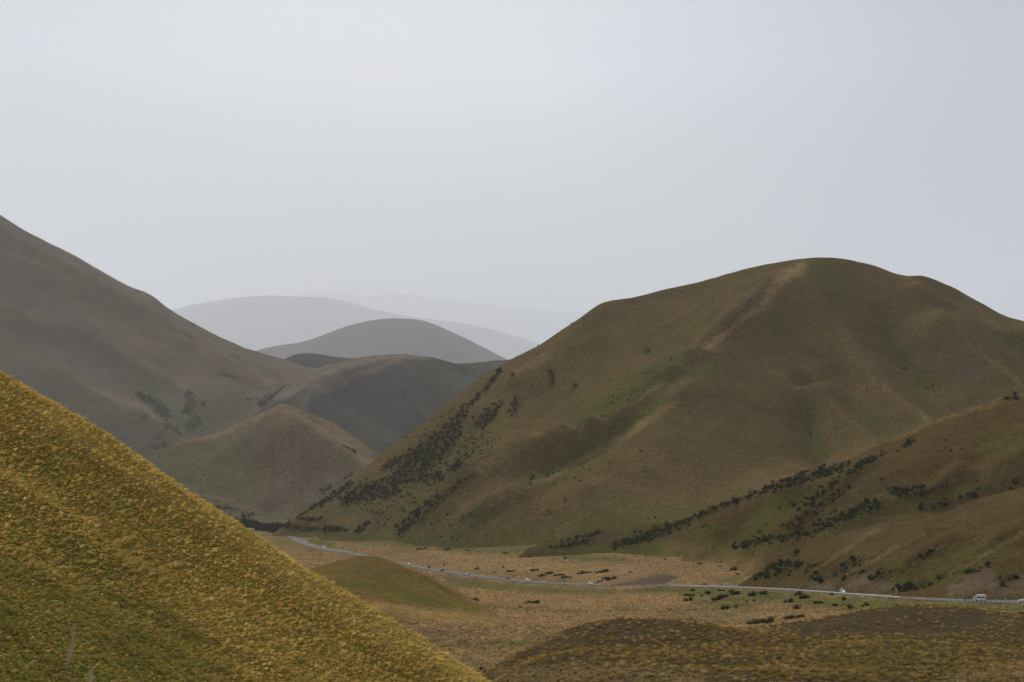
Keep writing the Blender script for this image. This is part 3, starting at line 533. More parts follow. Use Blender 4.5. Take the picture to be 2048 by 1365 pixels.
# ------------------------------------------------------------------ the road line
road_px = [(2500, 1207, 545), (2250, 1206, 552), (2048, 1204, 560), (1960, 1202, 567), (1880, 1199, 578), (1800, 1195, 600), (1700, 1188, 646), (1600, 1181, 710), (1500, 1176, 785), (1400, 1173, 848), (1300, 1171, 900), (1180, 1170, 950), (1050, 1163, 1010), (940, 1150, 1090),
           (860, 1138, 1170), (800, 1127, 1250), (720, 1110, 1370), (650, 1098, 1460), (610, 1087, 1560), (585, 1075, 1650), (560, 1067, 1740), (525, 1060, 1830), (485, 1055, 1900), (455, 1050, 1960), (470, 1045, 2020), (500, 1042, 2045), (540, 1041, 2062), (572, 1041, 2075)]
def catmull(Q, step):
    Q = np.array(Q, float); out = []
    E = np.vstack([2 * Q[0] - Q[1], Q, 2 * Q[-1] - Q[-2]])
    for i in range(1, len(E) - 2):
        p0, p1, p2, p3 = E[i - 1:i + 3]
        n = max(2, int(np.linalg.norm(p2 - p1) / step)); t = np.linspace(0, 1, n, endpoint=False)[:, None]
        out.append(0.5 * (2 * p1 + (p2 - p0) * t + (2 * p0 - 5 * p1 + 4 * p2 - p3) * t ** 2 + (3 * p1 - p0 - 3 * p2 + p3) * t ** 3))
    return np.vstack(out + [Q[-1:]])
ROAD = catmull(pts(road_px), 5.0)
RT = np.gradient(ROAD, axis=0); RT[:, 2] = 0; RT /= np.linalg.norm(RT, axis=1, keepdims=True)
RN = np.stack([-RT[:, 1], RT[:, 0], 0 * RT[:, 0]], -1)          # to the left when going up the valley = the camera's side of the bend
RU = to_px(ROAD[:, 0], ROAD[:, 1], ROAD[:, 2])[0]
# ------------------------------------------------------------------ valley floor
def road_dist(X, Y):
    D = np.full(X.shape, 1e9); Zr = np.zeros(X.shape)
    R = ROAD[::2]
    xf, yf = X.ravel(), Y.ravel(); d = np.empty(len(xf)); zz = np.empty(len(xf))
    for i in range(0, len(xf), 20000):
        q = (xf[i:i + 20000, None] - R[:, 0]) ** 2 + (yf[i:i + 20000, None] - R[:, 1]) ** 2
        k = q.argmin(1); d[i:i + 20000] = np.sqrt(q[np.arange(len(k)), k]); zz[i:i + 20000] = R[k, 2]
    return d.reshape(X.shape), zz.reshape(X.shape)
def bed(X, Y, Z):
    d, zr = road_dist(X, Y)
    w_ = 1 - smooth((d - 8.5) / 14.0)
    return Z * (1 - w_) + (zr - 0.35) * w_
ctG = [tuple(p) for p in ROAD[::12]] + pts([(1980, 1232, 440), (2048, 1245, 420), (1850, 1222, 470), (1700, 1226, 530), (1600, 1238, 515), (1500, 1252, 500), (1400, 1252, 520), (1300, 1232, 590), (1200, 1238, 560), (1100, 1262, 490), (1050, 1285, 430), (1000, 1322, 340), (985, 1365, 275),
    (900, 1300, 400), (820, 1262, 470), (950, 1330, 330), (1000, 1230, 625), (1100, 1215, 700), (1300, 1195, 740), (1450, 1198, 670), (1600, 1205, 610), (1750, 1213, 545), (900, 1185, 830), (1000, 1190, 790), (650, 1130, 1130), (600, 1112, 1330), (900, 1108, 1310), (1000, 1102, 1290), (1100, 1108, 1190), (1200, 1128, 1080), (1350, 1142, 965), (1450, 1158, 875), (750, 1090, 1440),
    (700, 1190, 640), (800, 1205, 620), (560, 1200, 600), (640, 1085, 1560), (480, 1075, 1750), (1050, 1250, 560), (980, 1272, 480), (1060, 1318, 330), (1010, 1345, 285),
    (420, 1045, 2000), (600, 1040, 2200), (520, 1038, 2300), (700, 1038, 2200)]) + [
    (-600, 400, -85), (-600, 900, -110), (-700, 1500, -118), (-800, 2200, -112), (600, 400, -60), (700, 900, -85), (700, 1500, -110), (500, 2300, -120), (60, 180, -58), (120, 250, -62), (-40, 200, -60), (-120, 200, -62), (-200, 100, -50), (0, 90, -52), (150, 90, -50), (-150, 2300, -112), (300, 150, -55)]
def ground_post(X, Y, Z):
    # shallow terraces and gullies on the flats
    Z = Z + 0.9 * fbm(X / 45, Y / 45, 3, 101) * smooth((Y - 220) / 200)
    g = np.abs(fbm(X / 110 + 3.3, Y / 60, 2, 55))
    Z = Z - 2.2 * np.exp(-(g / 0.07) ** 2) * smooth((760 - Y) / 200) * smooth((Y - 250) / 80)
    return bed(X, Y, Z)
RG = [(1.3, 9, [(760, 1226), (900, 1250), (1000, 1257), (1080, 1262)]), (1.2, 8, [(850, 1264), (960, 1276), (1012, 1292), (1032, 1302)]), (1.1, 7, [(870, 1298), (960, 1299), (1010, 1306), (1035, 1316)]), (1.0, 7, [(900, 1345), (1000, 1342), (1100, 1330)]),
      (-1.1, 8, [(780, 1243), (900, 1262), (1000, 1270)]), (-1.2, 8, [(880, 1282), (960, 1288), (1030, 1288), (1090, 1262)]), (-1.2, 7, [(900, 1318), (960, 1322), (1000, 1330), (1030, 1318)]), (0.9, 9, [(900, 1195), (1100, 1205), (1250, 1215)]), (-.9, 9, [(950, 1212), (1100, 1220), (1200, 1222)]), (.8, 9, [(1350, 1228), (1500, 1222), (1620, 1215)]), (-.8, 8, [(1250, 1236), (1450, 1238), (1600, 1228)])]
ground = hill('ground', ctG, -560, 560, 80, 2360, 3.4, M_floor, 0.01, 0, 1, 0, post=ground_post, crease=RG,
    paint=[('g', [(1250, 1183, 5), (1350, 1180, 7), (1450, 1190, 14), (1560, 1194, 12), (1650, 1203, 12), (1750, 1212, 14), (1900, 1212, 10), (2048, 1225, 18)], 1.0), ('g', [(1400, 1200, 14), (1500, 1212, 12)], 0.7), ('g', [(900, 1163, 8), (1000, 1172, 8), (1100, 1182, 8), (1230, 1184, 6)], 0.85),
           ('g', [(950, 1178, 3), (960, 1190, 4)], 0.6), ('g', [(990, 1288, 7), (1040, 1290, 7), (1080, 1262, 9)], 0.95), ('d', [(780, 1244, 4), (900, 1264, 4), (1000, 1272, 3)], .45), ('d', [(880, 1283, 4), (970, 1290, 4)], .5), ('d', [(910, 1320, 7), (990, 1332, 7)], .4), ('g', [(920, 1322, 8), (1000, 1334, 8)], .8), ('d', [(960, 1213, 2.5), (1180, 1222, 2.5)], .4), ('d', [(640, 1140, 4), (700, 1200, 4)], .3), ('g', [(830, 1265, 10), (950, 1295, 14), (1010, 1310, 8)], 0.45), ('g', [(1230, 1218, 5), (1280, 1220, 4)], 0.7), ('g', [(620, 1082, 6), (660, 1088, 7)], 0.9), ('g', [(440, 1040, 16), (540, 1044, 16), (680, 1042, 18)], 1.0), ('g', [(470, 1058, 8), (600, 1062, 5)], .8), ('g', [(640, 1076, 4), (760, 1082, 5), (900, 1097, 5), (1050, 1100, 6), (1250, 1122, 6)], 1.0), ('g', [(570, 1060, 10), (700, 1078, 8), (900, 1098, 6), (1100, 1104, 8)], 0.7),  # 'd' strokes: gully shading painted as dark streaks into the floor colour
           ('g', [(1480, 1160, 8), (1440, 1163, 5)], 0.7), ('g', [(1300, 1240, 10), (1450, 1235, 14), (1600, 1225, 14)], 0.35), ('s', [(860, 1152, 4), (960, 1160, 4)], 0.5), ('s', [(870, 1243, 4), (960, 1252, 4)], 0.5), ('s', [(800, 1258, 4), (900, 1270, 4)], 0.5), ('g', [(520, 1048, 12), (560, 1050, 6)], 0.6), ('g', [(560, 1080, 8), (640, 1105, 4)], 0.4),
           ('p', [(900, 1120, 16), (1200, 1150, 10)], 0.5), ('p', [(950, 1200, 14), (1200, 1205, 14)], 0.6), ('p', [(820, 1250, 4), (1000, 1265, 4)], 0.7), ('p', [(900, 1335, 10), (1000, 1330, 10)], 0.7), ('p', [(1450, 1240, 5), (1600, 1222, 5)], 0.6)])

# ------------------------------------------------------------------ road, markings, lay-by
def strip(name, i0, i1, o0, o1, dz, mat, kind='structure', uoff=None):
    R, N = ROAD[i0:i1], RN[i0:i1]
    cols = np.linspace(o0, o1, 5) if o1 - o0 > 1 else np.array([o0, o1])
    V = np.stack([R + N * c + np.array([0, 0, dz - (0.02 * abs(c) if o1 - o0 > 1 else 0)]) for c in cols], 1)
    n, k = V.shape[:2]
    idx = np.arange(n * k).reshape(n, k)
    q = np.stack([idx[:-1, :-1], idx[1:, :-1], idx[1:, 1:], idx[:-1, 1:]], -1).reshape(-1, 4)[:, ::-1]
    o = link(name, raw_mesh(name, V.reshape(-1, 3), q.ravel(), np.arange(len(q)) * 4, mat)); o['kind'] = kind
    return o
M_road = plain('pale_chip_seal', (0.105, 0.107, 0.114), 0.75, 0, 0.18, 0.15, 0.25)
M_verge = plain('gravel_verge', (0.17, 0.145, 0.110), 0.95, 0, 0.3, 0.4, 0.1)
M_paint = plain('white_road_paint', (0.74, 0.74, 0.72), 0.6, 0, 0.06, 1.0)
NR = len(ROAD)
strip('road_verge', 0, NR, -6.0, 6.0, 0.0, M_verge)
strip('road', 0, NR, -4.3, 4.3, 0.14, M_road)
for nm, a in (('road_edge_line', -3.7), ('road_edge_line', 3.6)):
    strip(nm, 0, int(NR * .80), a, a + 0.13, 0.09, M_paint)
R_, q_, V_ = ROAD, [], []
for i in range(2, int(NR * .8), 2):                                   # broken centre line, one dash every ten metres
    a, b, n = ROAD[i], ROAD[i] + RT[i] * 3.2, RN[i]
    V_ += [a - n * .07, a + n * .07, b + n * .07, b - n * .07]
V_ = np.array(V_) + np.array([0, 0, 0.165])
o = link('road_centre_line', raw_mesh('road_centre_line', V_, np.arange(len(V_)), np.arange(len(V_) // 4) * 4, M_paint)); o['kind'] = 'structure'
def ri(u): return int(np.abs(RU[:NR * 3 // 4] - u).argmin())
i0, i1 = ri(697), ri(652)
lay = strip('road_layby', min(i0, i1), max(i0, i1), -4.3, -3.2, 0.10, M_road)
k_ = max(i0, i1) - min(i0, i1)
co = np.array([v.co[:] for v in lay.data.vertices]).reshape(k_, -1, 3)
for a in range(k_):                                             # swell the outer edge into a bay
    co[a, 0] += -RN[min(i0, i1) + a] * 13.0 * smooth(np.sin(PI * a / (k_ - 1)) * 1.2)
lay.data.vertices.foreach_set('co', co.astype(np.float32).ravel()); lay.data.update()

# heap of grey spoil beside the road
gm = [(1220, 1171, 928), (1260, 1164, 928), (1290, 1155, 928), (1318, 1150, 928), (1345, 1152, 928), (1368, 1159, 926), (1384, 1170, 922)]
hill('gravel_bank', pts(gm) + behind(gm, ((8, 3), (30, 22))) + sink([(1210, 1176, 915), (1260, 1172, 912), (1310, 1172, 908), (1360, 1172, 905), (1390, 1174, 905)], 6, 1) + sink([(1200, 1176, 930), (1395, 1174, 920)], 0, 2),
     55, 125, 895, 990, 1.2, plain('grey_spoil', (0.105, 0.075, 0.052), 0.95, 0, 0.4, 0.5, 0.05), 0.005, 0.5, 5.0, 17)

# ------------------------------------------------------------------ ray onto a hill
def cast(h, u, v, d0=20, d1=3200, n=6000):
    d = np.linspace(d0, d1, n); x = (u - UC) / F * d; z = (VH - v) / F * d
    inside = (x > h.x0) & (x < h.x0 + h.sx * (h.nx - 1)) & (d > h.y0) & (d < h.y0 + h.sy * (h.ny - 1))
    hit = np.where(inside & (z <= hz(h, x, d)))[0]
    if len(hit) == 0: return None
    k = hit[0]; return np.array([x[k], d[k], float(hz(h, x[k:k + 1], d[k:k + 1])[0])])

# ------------------------------------------------------------------ grass
M_grass = leafy('tussock_blades', trans=0.42, amt=0.22, scale=0.9)
def grass(name, pos, nrm, size, nb, wid, cols, lean=(0.25, -0.1), tall=1.0, spread=1.0, parent=None):
    """one tussock of nb bent blades at every pos; size = blade length; one mesh"""
    n = len(pos)
    ang = rng.random((n, nb)) * 2 * PI
    rad = np.sqrt(rng.random((n, nb)))
    L = size[:, None] * (0.65 + 0.6 * rng.random((n, nb)))
    out = np.stack([np.cos(ang), np.sin(ang), 0 * ang], -1)
    side = np.stack([-np.sin(ang + .9 * (rng.random((n, nb)) - .5)), np.cos(ang), 0 * ang], -1)
    up = np.array([0, 0, 1.0]) * 0.7 + nrm * 0.3
    ln = np.array([lean[0], lean[1], 0.0])
    base = pos[:, None] + out * (rad * 0.16 * spread)[..., None] * size[:, None, None] - up[:, None] * 0.05
    tilt = (0.25 + 0.75 * rad) * spread
    midp = base + (up[:, None] * 0.55 * tall + out * (0.22 * tilt)[..., None] + ln * 0.3) * L[..., None]
    tip = base + (up[:, None] * (0.72 - 0.42 * tilt)[..., None] * tall + out * (0.62 * tilt)[..., None] + ln) * L[..., None]
    w0 = side * (wid[:, None] * (0.6 + 0.8 * rng.random((n, nb))))[..., None]
    V = np.stack([base - w0 * .5, base + w0 * .5, midp - w0 * .42, midp + w0 * .42, tip], 2).reshape(-1, 3)
    C = cols[:, None] * (0.88 + 0.24 * rng.random((n, nb, 1)))
    C = np.concatenate([C, np.ones((n, nb, 1))], -1)
    C = np.repeat(C.reshape(-1, 1, 4), 5, 1).reshape(-1, 4)
    B = (np.arange(n * nb) * 5)[:, None]
    loops = (B + np.array([0, 1, 3, 2, 2, 3, 4])).ravel()
    starts = (np.arange(n * nb)[:, None] * 7 + np.array([0, 4])).ravel()
    me = raw_mesh(name, V, loops, starts, M_grass, C)
    return link(name, me, parent)
def palette(n, cols, w_):
    k = rng.choice(len(cols), n, p=np.array(w_) / sum(w_))
    c = np.array(cols)[k]
    return c * (0.9 + 0.2 * rng.random((n, 1)))
def scatter(h, spacing, x0, x1, y0, y1, keep=None, facing=-0.06, vmax=1560, u0=-900, u1=2450):
    xs = np.arange(x0, x1, spacing); ys = np.arange(y0, y1, spacing)
    X, Y = np.meshgrid(xs, ys); X = X.ravel() + (rng.random(X.size) - .5) * spacing; Y = Y.ravel() + (rng.random(Y.size) - .5) * spacing
    Z = hz(h, X, Y); U, V = to_px(X, Y, Z)
    ok = (U > u0) & (U < u1) & (V < vmax)
    veg, N, fc = hveg(h, X, Y)
    ok &= fc > facing
    if keep is not None: ok &= keep(X, Y, U, V, veg)
    return np.stack([X, Y, Z], -1)[ok], N[ok], U[ok], V[ok], veg[ok]
GOLD, STRAW, OCHRE, OLIVE, RUST, MOSS = (0.832, 0.590, 0.159), (0.850, 0.726, 0.272), (0.708, 0.469, 0.121), (0.554, 0.454, 0.118), (0.616, 0.378, 0.113), (0.385, 0.355, 0.084)  # blade colours lightened well past straw: the sun barely reaches the near slope
# near slope: large golden clumps over short green-brown turf
p, n, U, V, vg = scatter(hillA, 0.46, -74, 20, 38, 145)
big = fbm(p[:, 0] / 6, p[:, 1] / 6, 3, 5)
c = palette(len(p), (GOLD, STRAW, OCHRE, OLIVE, RUST), (3.5, .8, 3.5, 2.2, 1.0))
gm_ = np.clip(vg[:, :1] * 0.92 + big[:, None] * 0.4, 0, 0.9); c = c * (1 - gm_) + np.array((0.25, .205, .06)) * gm_; c = c * np.array((.93, .96, 1.12))
c = c * (1 - vg[:, 2:3] * 0.35) + np.array(STRAW) * vg[:, 2:3] * 0.35
s = (0.22 + 0.32 * rng.random(len(p)) ** 2.5) * (1 + 0.4 * big)
o = grass('tussock_grass', p, n, s, 32, np.full(len(p), 0.024), c, lean=(0.34, -0.16), tall=1.0, spread=1.0)
tag(o, 'golden windblown tussock grass clumps covering the steep near slope', 'grass', kind='stuff')
p, n, U, V, vg = scatter(hillA, 0.27, -74, 20, 38, 145)
c = palette(len(p), (OLIVE, MOSS, OCHRE, RUST, GOLD), (3, 2.2, 2.6, 1.4, 1.2)) * 1.05
o = grass('turf_grass', p, n, 0.14 + 0.13 * rng.random(len(p)), 10, np.full(len(p), 0.026), c, lean=(0.3, -0.15), tall=0.8, spread=1.5)
tag(o, 'short green and brown turf between the golden clumps on the near slope', 'grass', kind='stuff')
# brown knoll: separate tussocks on bare ground, thinning towards its top
p, n, U, V, vg = scatter(hillB, 1.35, -24, 148, 118, 320, keep=lambda X, Y, U, V, g: rng.random(len(X)) < np.clip(0.88 - 0.8 * g[:, 1] - 0.0014 * (Y - 160) + 0.5 * fbm(X / 10, Y / 10, 3, 8) - 0.2 * smooth((U - 1500) / 300) * smooth((1300 - V) / 50), 0.06, 1))
c = palette(len(p), ((0.432, 0.306, 0.102), (0.528, 0.384, 0.156), (0.348, 0.240, 0.072), (0.264, 0.216, 0.066)), (4, 2.0, 3, 1.5)); c = c * (1 - vg[:, :1] * .4) + np.array((0.240, 0.216, 0.060)) * vg[:, :1] * .4
c = c * (1 - vg[:, 2:3] * .7) + np.array((.52, .38, .20)) * vg[:, 2:3] * .7
o = grass('tussock_grass', p, n, 0.52 + 0.55 * rng.random(len(p)) ** 2, 42, np.full(len(p), 0.06), c, lean=(0.05, -0.05), tall=0.9, spread=1.1)
tag(o, 'scattered golden tussocks dotted over the low brown knoll', 'grass', kind='stuff')
p, n, U, V, vg = scatter(hillB, 0.5, -24, 148, 118, 320)
c = palette(len(p), ((0.240, 0.144, 0.048), (0.180, 0.156, 0.048), (0.156, 0.114, 0.072), (0.120, 0.090, 0.062)), (1, 1, 3, 3))
o = grass('turf_grass', p, n, 0.14 + 0.10 * rng.random(len(p)), 6, np.full(len(p), 0.06), c, lean=(0.05, -0.05), tall=0.7, spread=1.6)
tag(o, 'short brown turf over the low knoll at the valley edge', 'grass', kind='stuff')
# valley flats: straw coloured tussock in drifts
def flats(X, Y, U, V, g):
    d, _ = road_dist(X, Y)
    return (d > 7.5) & ~((U > 1470) & (V < np.interp(U, [1470, 1600, 1800, 2048], [1176, 1180, 1194, 1203]))) & (rng.random(len(X)) < np.clip(0.8 - 0.75 * g[:, 0] - .5 * g[:, 1] + 0.5 * fbm(X / 30, Y / 50, 2, 4), 0.04, 1))
FS = ((0.667, 0.471, 0.239), (0.783, 0.566, 0.304), (0.580, 0.392, 0.181), (0.348, 0.290, 0.131), (0.464, 0.312, 0.160))
for y0, y1, sp_, sz, nb in ((230, 520, 0.95, 0.55, 12), (520, 900, 1.45, 0.75, 8), (900, 1700, 2.3, 1.0, 7)):
    p, n, U, V, vg = scatter(ground, sp_, -240, 300, y0, y1, keep=flats, facing=0.0)
    c = palette(len(p), FS + ((0.12, 0.085, 0.038), (0.10, 0.10, 0.04)), (4, 2, 3, 1.2, 2, 1.1, .5)); gg = vg[:, :1] * 0.5; c = c * (1 - gg) + np.array((0.17, 0.17, 0.055)) * gg
    o = grass('tussock_grass', p, n, sz * (0.7 + 0.6 * rng.random(len(p))), nb, np.full(len(p), sz * 0.2), c, lean=(0.05, 0.0), tall=0.85, spread=1.1)
    tag(o, ('straw tussock drifts on the nearer valley flats', 'straw tussock on the flats below the road bend', 'straw tussock on the far flats under the big hill')[(y0 > 300) + (y0 > 800)], 'grass', kind='stuff')
# slopes on the right
for h, nm, box, sp_, sz, cc in ((hillM, 'sparse brown tussock on the spur above the road', (95, 250, 500, 860), 1.5, 0.5, ((0.230, 0.162, 0.078), (0.297, 0.209, 0.095), (0.162, 0.128, 0.051))),
                            (hillL, 'sparse brown tussock on the slope with the scrub bands', (20, 380, 840, 1180), 2.6, 0.65, ((0.230, 0.162, 0.078), (0.277, 0.196, 0.095), (0.149, 0.121, 0.046))),
                            (hillC, 'fine olive grass on the small hillock before the road', (-140, 15, 480, 660), 1.3, 0.55, ((0.311, 0.243, 0.101), (0.270, 0.230, 0.088), (0.365, 0.270, 0.121)))):
    p, n, U, V, vg = scatter(h, sp_, *box, keep=lambda X, Y, U, V, g: (rng.random(len(X)) < 0.75 - 0.4 * g[:, 0] - 0.6 * g[:, 1]))
    c = palette(len(p), cc, (3, 2, 2)); c = c * (1 - vg[:, 2:3] * .8) + np.array((.40, .28, .14)) * vg[:, 2:3] * .8 if h in (hillC, hillL) else c; gg = vg[:, :1] * 0.6; c = c * (1 - gg) + np.array((0.09, 0.105, 0.03)) * gg
    o = grass('tussock_grass', p, n, sz * (0.7 + 0.6 * rng.random(len(p))), 6, np.full(len(p), sz * 0.2), c, lean=(0.02, -0.02), tall=0.8, spread=1.1)
    tag(o, nm, 'grass', kind='stuff')

# ------------------------------------------------------------------ shrubs
M_shrub = leafy('scrub_leaves', trans=0.12, amt=0.3, scale=0.7)
DARK, BROWN_, LEAFG = np.array((0.040, 0.043, 0.024)), np.array((0.060, 0.050, 0.031)), np.array((0.062, 0.086, 0.026))
def shrub_template(seed, nleaf, nl, leaf):
    """lobed bush of unit width: leaf sprays through a few lobes, twiggy base"""
    g = np.random.default_rng(seed)
    cen = np.stack([(g.random(nl) - .5) * .62, (g.random(nl) - .5) * .62, 0.16 + 0.26 * g.random(nl)], -1); cen[0] = (0, 0, .32)
    r = 0.16 + 0.13 * g.random(nl); r[0] = 0.27
    k = g.integers(0, nl, nleaf)
    d = g.normal(size=(nleaf, 3)); d /= np.linalg.norm(d, axis=1, keepdims=True)
    rr = r[k] * (0.55 + 0.55 * g.random(nleaf) ** .6)
    c = cen[k] + d * rr[:, None] * np.array([1, 1, .85]); c[:, 2] = np.maximum(c[:, 2], 0.02)
    a = np.cross(d, g.normal(size=(nleaf, 3))); a /= np.linalg.norm(a, axis=1, keepdims=True)
    b = np.cross(d, a) * 0.75 + d * (g.random((nleaf, 1)) - .3) * .9
    s = leaf * (0.6 + 0.8 * g.random((nleaf, 1)))
    V = np.stack([c - a * s * .5, c + b * s * .35, c + a * s * .5, c + b * s * .9 * 0.2 + d * s * .5], 1)
    # closed inner core so the bush is not see-through
    bm = bmesh.new(); bmesh.ops.create_icosphere(bm, subdivisions=1, radius=1.0)
    core = np.array([v.co[:] for v in bm.verts]); faces = np.array([[v.index for v in f.verts] for f in bm.faces]); bm.free()
    core = core * np.array([.33, .33, .24]) * (0.8 + .35 * g.random((len(core), 1))) + np.array([0, 0, .2])
    shade = 0.75 + 0.5 * g.random(nleaf)
    return V, core, faces, shade
TEMPL_FAR = [shrub_template(100 + k, 60, 6, 0.24) for k in range(8)]
TEMPL_NEAR = [shrub_template(200 + k, 220, 9, 0.14) for k in range(6)]
def shrub_arrays(T, P_, W, H, R, C):
    """joined arrays for shrubs of template T at P_ with width W, height H, turn R, colour C"""
    V, core, faces, shade = T
    nl = len(V); q = np.concatenate([V.reshape(-1, 3), core]); m = len(P_)
    cr, sr = np.cos(R)[:, None], np.sin(R)[:, None]
    x = (q[:, 0] * cr - q[:, 1] * sr) * W[:, None]; y = (q[:, 0] * sr + q[:, 1] * cr) * W[:, None]; z = q[:, 2] * H[:, None] * 1.7
    A = np.stack([x, y, z], -1) + P_[:, None]
    sh = np.concatenate([np.repeat(shade, 4), np.full(len(core), .85)])
    CC = np.concatenate([C[:, None] * sh[:, None], np.ones((m, len(q), 1))], -1)
    lp = np.concatenate([np.arange(nl * 4), (faces + nl * 4).ravel()])
    st = np.concatenate([np.arange(nl) * 4, nl * 4 + np.arange(len(faces)) * 3])
    L = (np.arange(m)[:, None] * len(q) + lp).ravel(); Sx = (np.arange(m)[:, None] * len(lp) + st).ravel()
    return A.reshape(-1, 3), L, Sx, CC.reshape(-1, 4)
SH = []                                                         # (x,y,z, width, height, tint, cluster)
CL = {}
def cluster(key, label): CL[key] = label; return key
def band(h, key, lines, dens, w_, tint=0, lim=None, hr=0.62):
    wob = 5 * fbm(h.U / 14, h.V / 9, 3, 19)
    m = np.zeros_like(h.U)
    for ln in lines: m = np.maximum(m, stroke(h.U + wob, h.V + wob * .6, ln, 0.6))
    m = m * (h.face > 0.02) * (h.Y > 0)
    h.veg[..., 3] = np.maximum(h.veg[..., 3], m * min(1, dens / 0.06) * .5)
    pr = m ** 1.3 * dens * h.sx * h.sy * np.clip(.95 + 2.2 * fbm(h.U / 10, h.V / 7, 3, 23), .05, 1.9)
    cnt = rng.poisson(pr)
    jj, ii = np.where(cnt > 0)
    for j, i in zip(jj, ii):
        for _ in range(cnt[j, i]):
            x = h.X[j, i] + (rng.random() - .5) * h.sx; y = h.Y[j, i] + (rng.random() - .5) * h.sy
            ww = w_ * (0.4 + 1.0 * rng.random() ** 1.3)
            SH.append((x, y, float(hz(h, np.array([x]), np.array([y]))[0]), ww, ww * hr * (0.8 + .4 * rng.random()), tint + 0.6 * rng.random() ** 1.5, key))
def spots(h, key, lst, tint=0, hr=0.6):
    """single bushes or small clumps seen at (u, v foot, width in photo pixels)"""
    for u, v, wp in lst:
        q = cast(h, u, v)
        if q is None: continue
        wm = wp * q[1] / F
        k = max(1, int(round(wm / 2.2)))
        for a in range(k):
            ww = wm / k * 1.6 if k > 1 else wm
            ww = min(ww, 4.2) * (0.7 + .6 * rng.random())
            x = q[0] + (a - (k - 1) / 2) * wm / k; y = q[1] + (rng.random() - .5) * 1.5
            SH.append((x, y, float(hz(h, np.array([x]), np.array([y]))[0]), ww, ww * hr * (0.8 + .4 * rng.random()), tint + 0.3 * rng.random(), key))
k1 = cluster('kl', 'dark scrub bush in the thicket down the left edge of the big hill')
band(hillK, k1, [[(935, 812, 6), (915, 850, 13), (890, 885, 20), (850, 915, 26), (812, 948, 20)], [(1000, 745, 4), (960, 790, 5), (900, 850, 6), (830, 905, 8), (770, 935, 6)], [(790, 985, 9), (735, 982, 18), (690, 1002, 12)], [(950, 945, 3), (905, 978, 7), (865, 1010, 12), (835, 1038, 16), (800, 1062, 10)], [(820, 955, 10), (760, 970, 12)],
     [(838, 957, 10), (880, 955, 9)], [(999, 808, 7), (960, 850, 10)], [(700, 970, 6), (640, 1010, 6), (580, 1035, 5)], [(907, 936, 7), (920, 930, 5)]], 0.11, 3.3)
band(hillK, k1, [[(920, 870, 60), (830, 960, 60), (760, 1010, 40)], [(870, 1045, 26), (900, 1010, 18)]], 0.02, 2.6, .3)
k2 = cluster('kp', 'dense dark bush patch high on the left face of the big hill')
band(hillK, k2, [[(1033, 804, 8), (1026, 826, 9)], [(1104, 768, 7), (1100, 742, 6)], [(1152, 770, 4), (1148, 780, 3)], [(1252, 746, 4)], [(1296, 702, 6)], [(1024, 752, 4)], [(1000, 742, 5)]], 0.09, 3.0)
k3 = cluster('kg', 'small dark bush dotted over the green gullies of the big hill')
band(hillK, k3, [[(925, 1036, 4), (968, 1017, 3)], [(1102, 1024, 6)], [(1078, 1024, 4)], [(1062, 1021, 4)], [(1069, 1060, 4)], [(1131, 998, 4)], [(1186, 978, 4)], [(1289, 939, 5)], [(1315, 1007, 3)], [(1354, 1003, 3)], [(1220, 840, 6), (1235, 832, 4)]], 0.07, 3.0, 0.3)
band(hillK, k3, [[(1340, 735, 16), (1270, 785, 20), (1200, 830, 14)], [(1250, 858, 12), (1160, 912, 16), (1060, 965, 10)], [(960, 1030, 14), (900, 1070, 20)], [(1620, 840, 12), (1640, 910, 12)], [(1770, 680, 12), (1850, 770, 16), (1890, 810, 12)], [(1740, 850, 14)], [(1840, 730, 14)]], 0.0075, 2.8, 0.5)
band(hillK, k3, [[(1150, 700, 130), (1000, 900, 120)], [(1500, 680, 140), (1300, 980, 140), (1000, 1050, 60)], [(1750, 720, 140)]], 0.00055, 2.4, 0.2)
band(hillK, k3, [[(1150, 700, 110), (1000, 850, 100), (880, 1000, 90)], [(1200, 960, 70), (1050, 1040, 60)]], 0.0022, 1.7, 0.2)
k4 = cluster('lt', 'dark scrub bush in the long band under the crest of the right hand slope')
band(hillL, k4, [[(1225, 1094, 7), (1270, 1080, 10), (1320, 1066, 11), (1372, 1046, 7)], [(1372, 1044, 6), (1446, 1011, 5), (1500, 996, 6), (1560, 973, 9), (1630, 951, 10), (1692, 928, 7)], [(1100, 1096, 3), (1140, 1090, 6), (1185, 1081, 6)], [(1076, 1082, 3), (1130, 1079, 3), (1209, 1064, 3)]], 0.15, 2.7)
k5 = cluster('lm', 'dark scrub bush in the middle band of the right hand slope')
band(hillL, k5, [[(1765, 908, 3), (1725, 930, 6), (1690, 955, 8)], [(1672, 965, 7), (1642, 995, 12), (1620, 1020, 14), (1590, 1045, 9)], [(1695, 976, 5), (1660, 1000, 8)], [(1600, 1050, 6), (1560, 1056, 5)]], 0.14, 2.7)
k6 = cluster('ll', 'dark scrub bush in the lowest band above the brown spur')
band(hillL, k6, [[(1470, 1097, 5), (1520, 1084, 7), (1570, 1073, 7), (1622, 1064, 10), (1670, 1042, 11), (1715, 1024, 11), (1762, 1010, 6)]], 0.15, 2.7)
k7 = cluster('lr', 'dark scrub bush among the right hand slope hollows')
band(hillL, k7, [[(1776, 977, 7), (1815, 989, 12), (1855, 983, 9)], [(1876, 978, 5), (1900, 962, 7)], [(1806, 895, 4), (1826, 882, 5)], [(2000, 802, 4), (2036, 795, 5)], [(1925, 997, 7), (1950, 984, 10), (1985, 974, 4)], [(1845, 1018, 6), (1880, 1012, 8), (1900, 1003, 7)], [(2025, 973, 5), (2046, 957, 7)], [(1736, 1004, 7)], [(1670, 1024, 5)]], 0.14, 2.7)
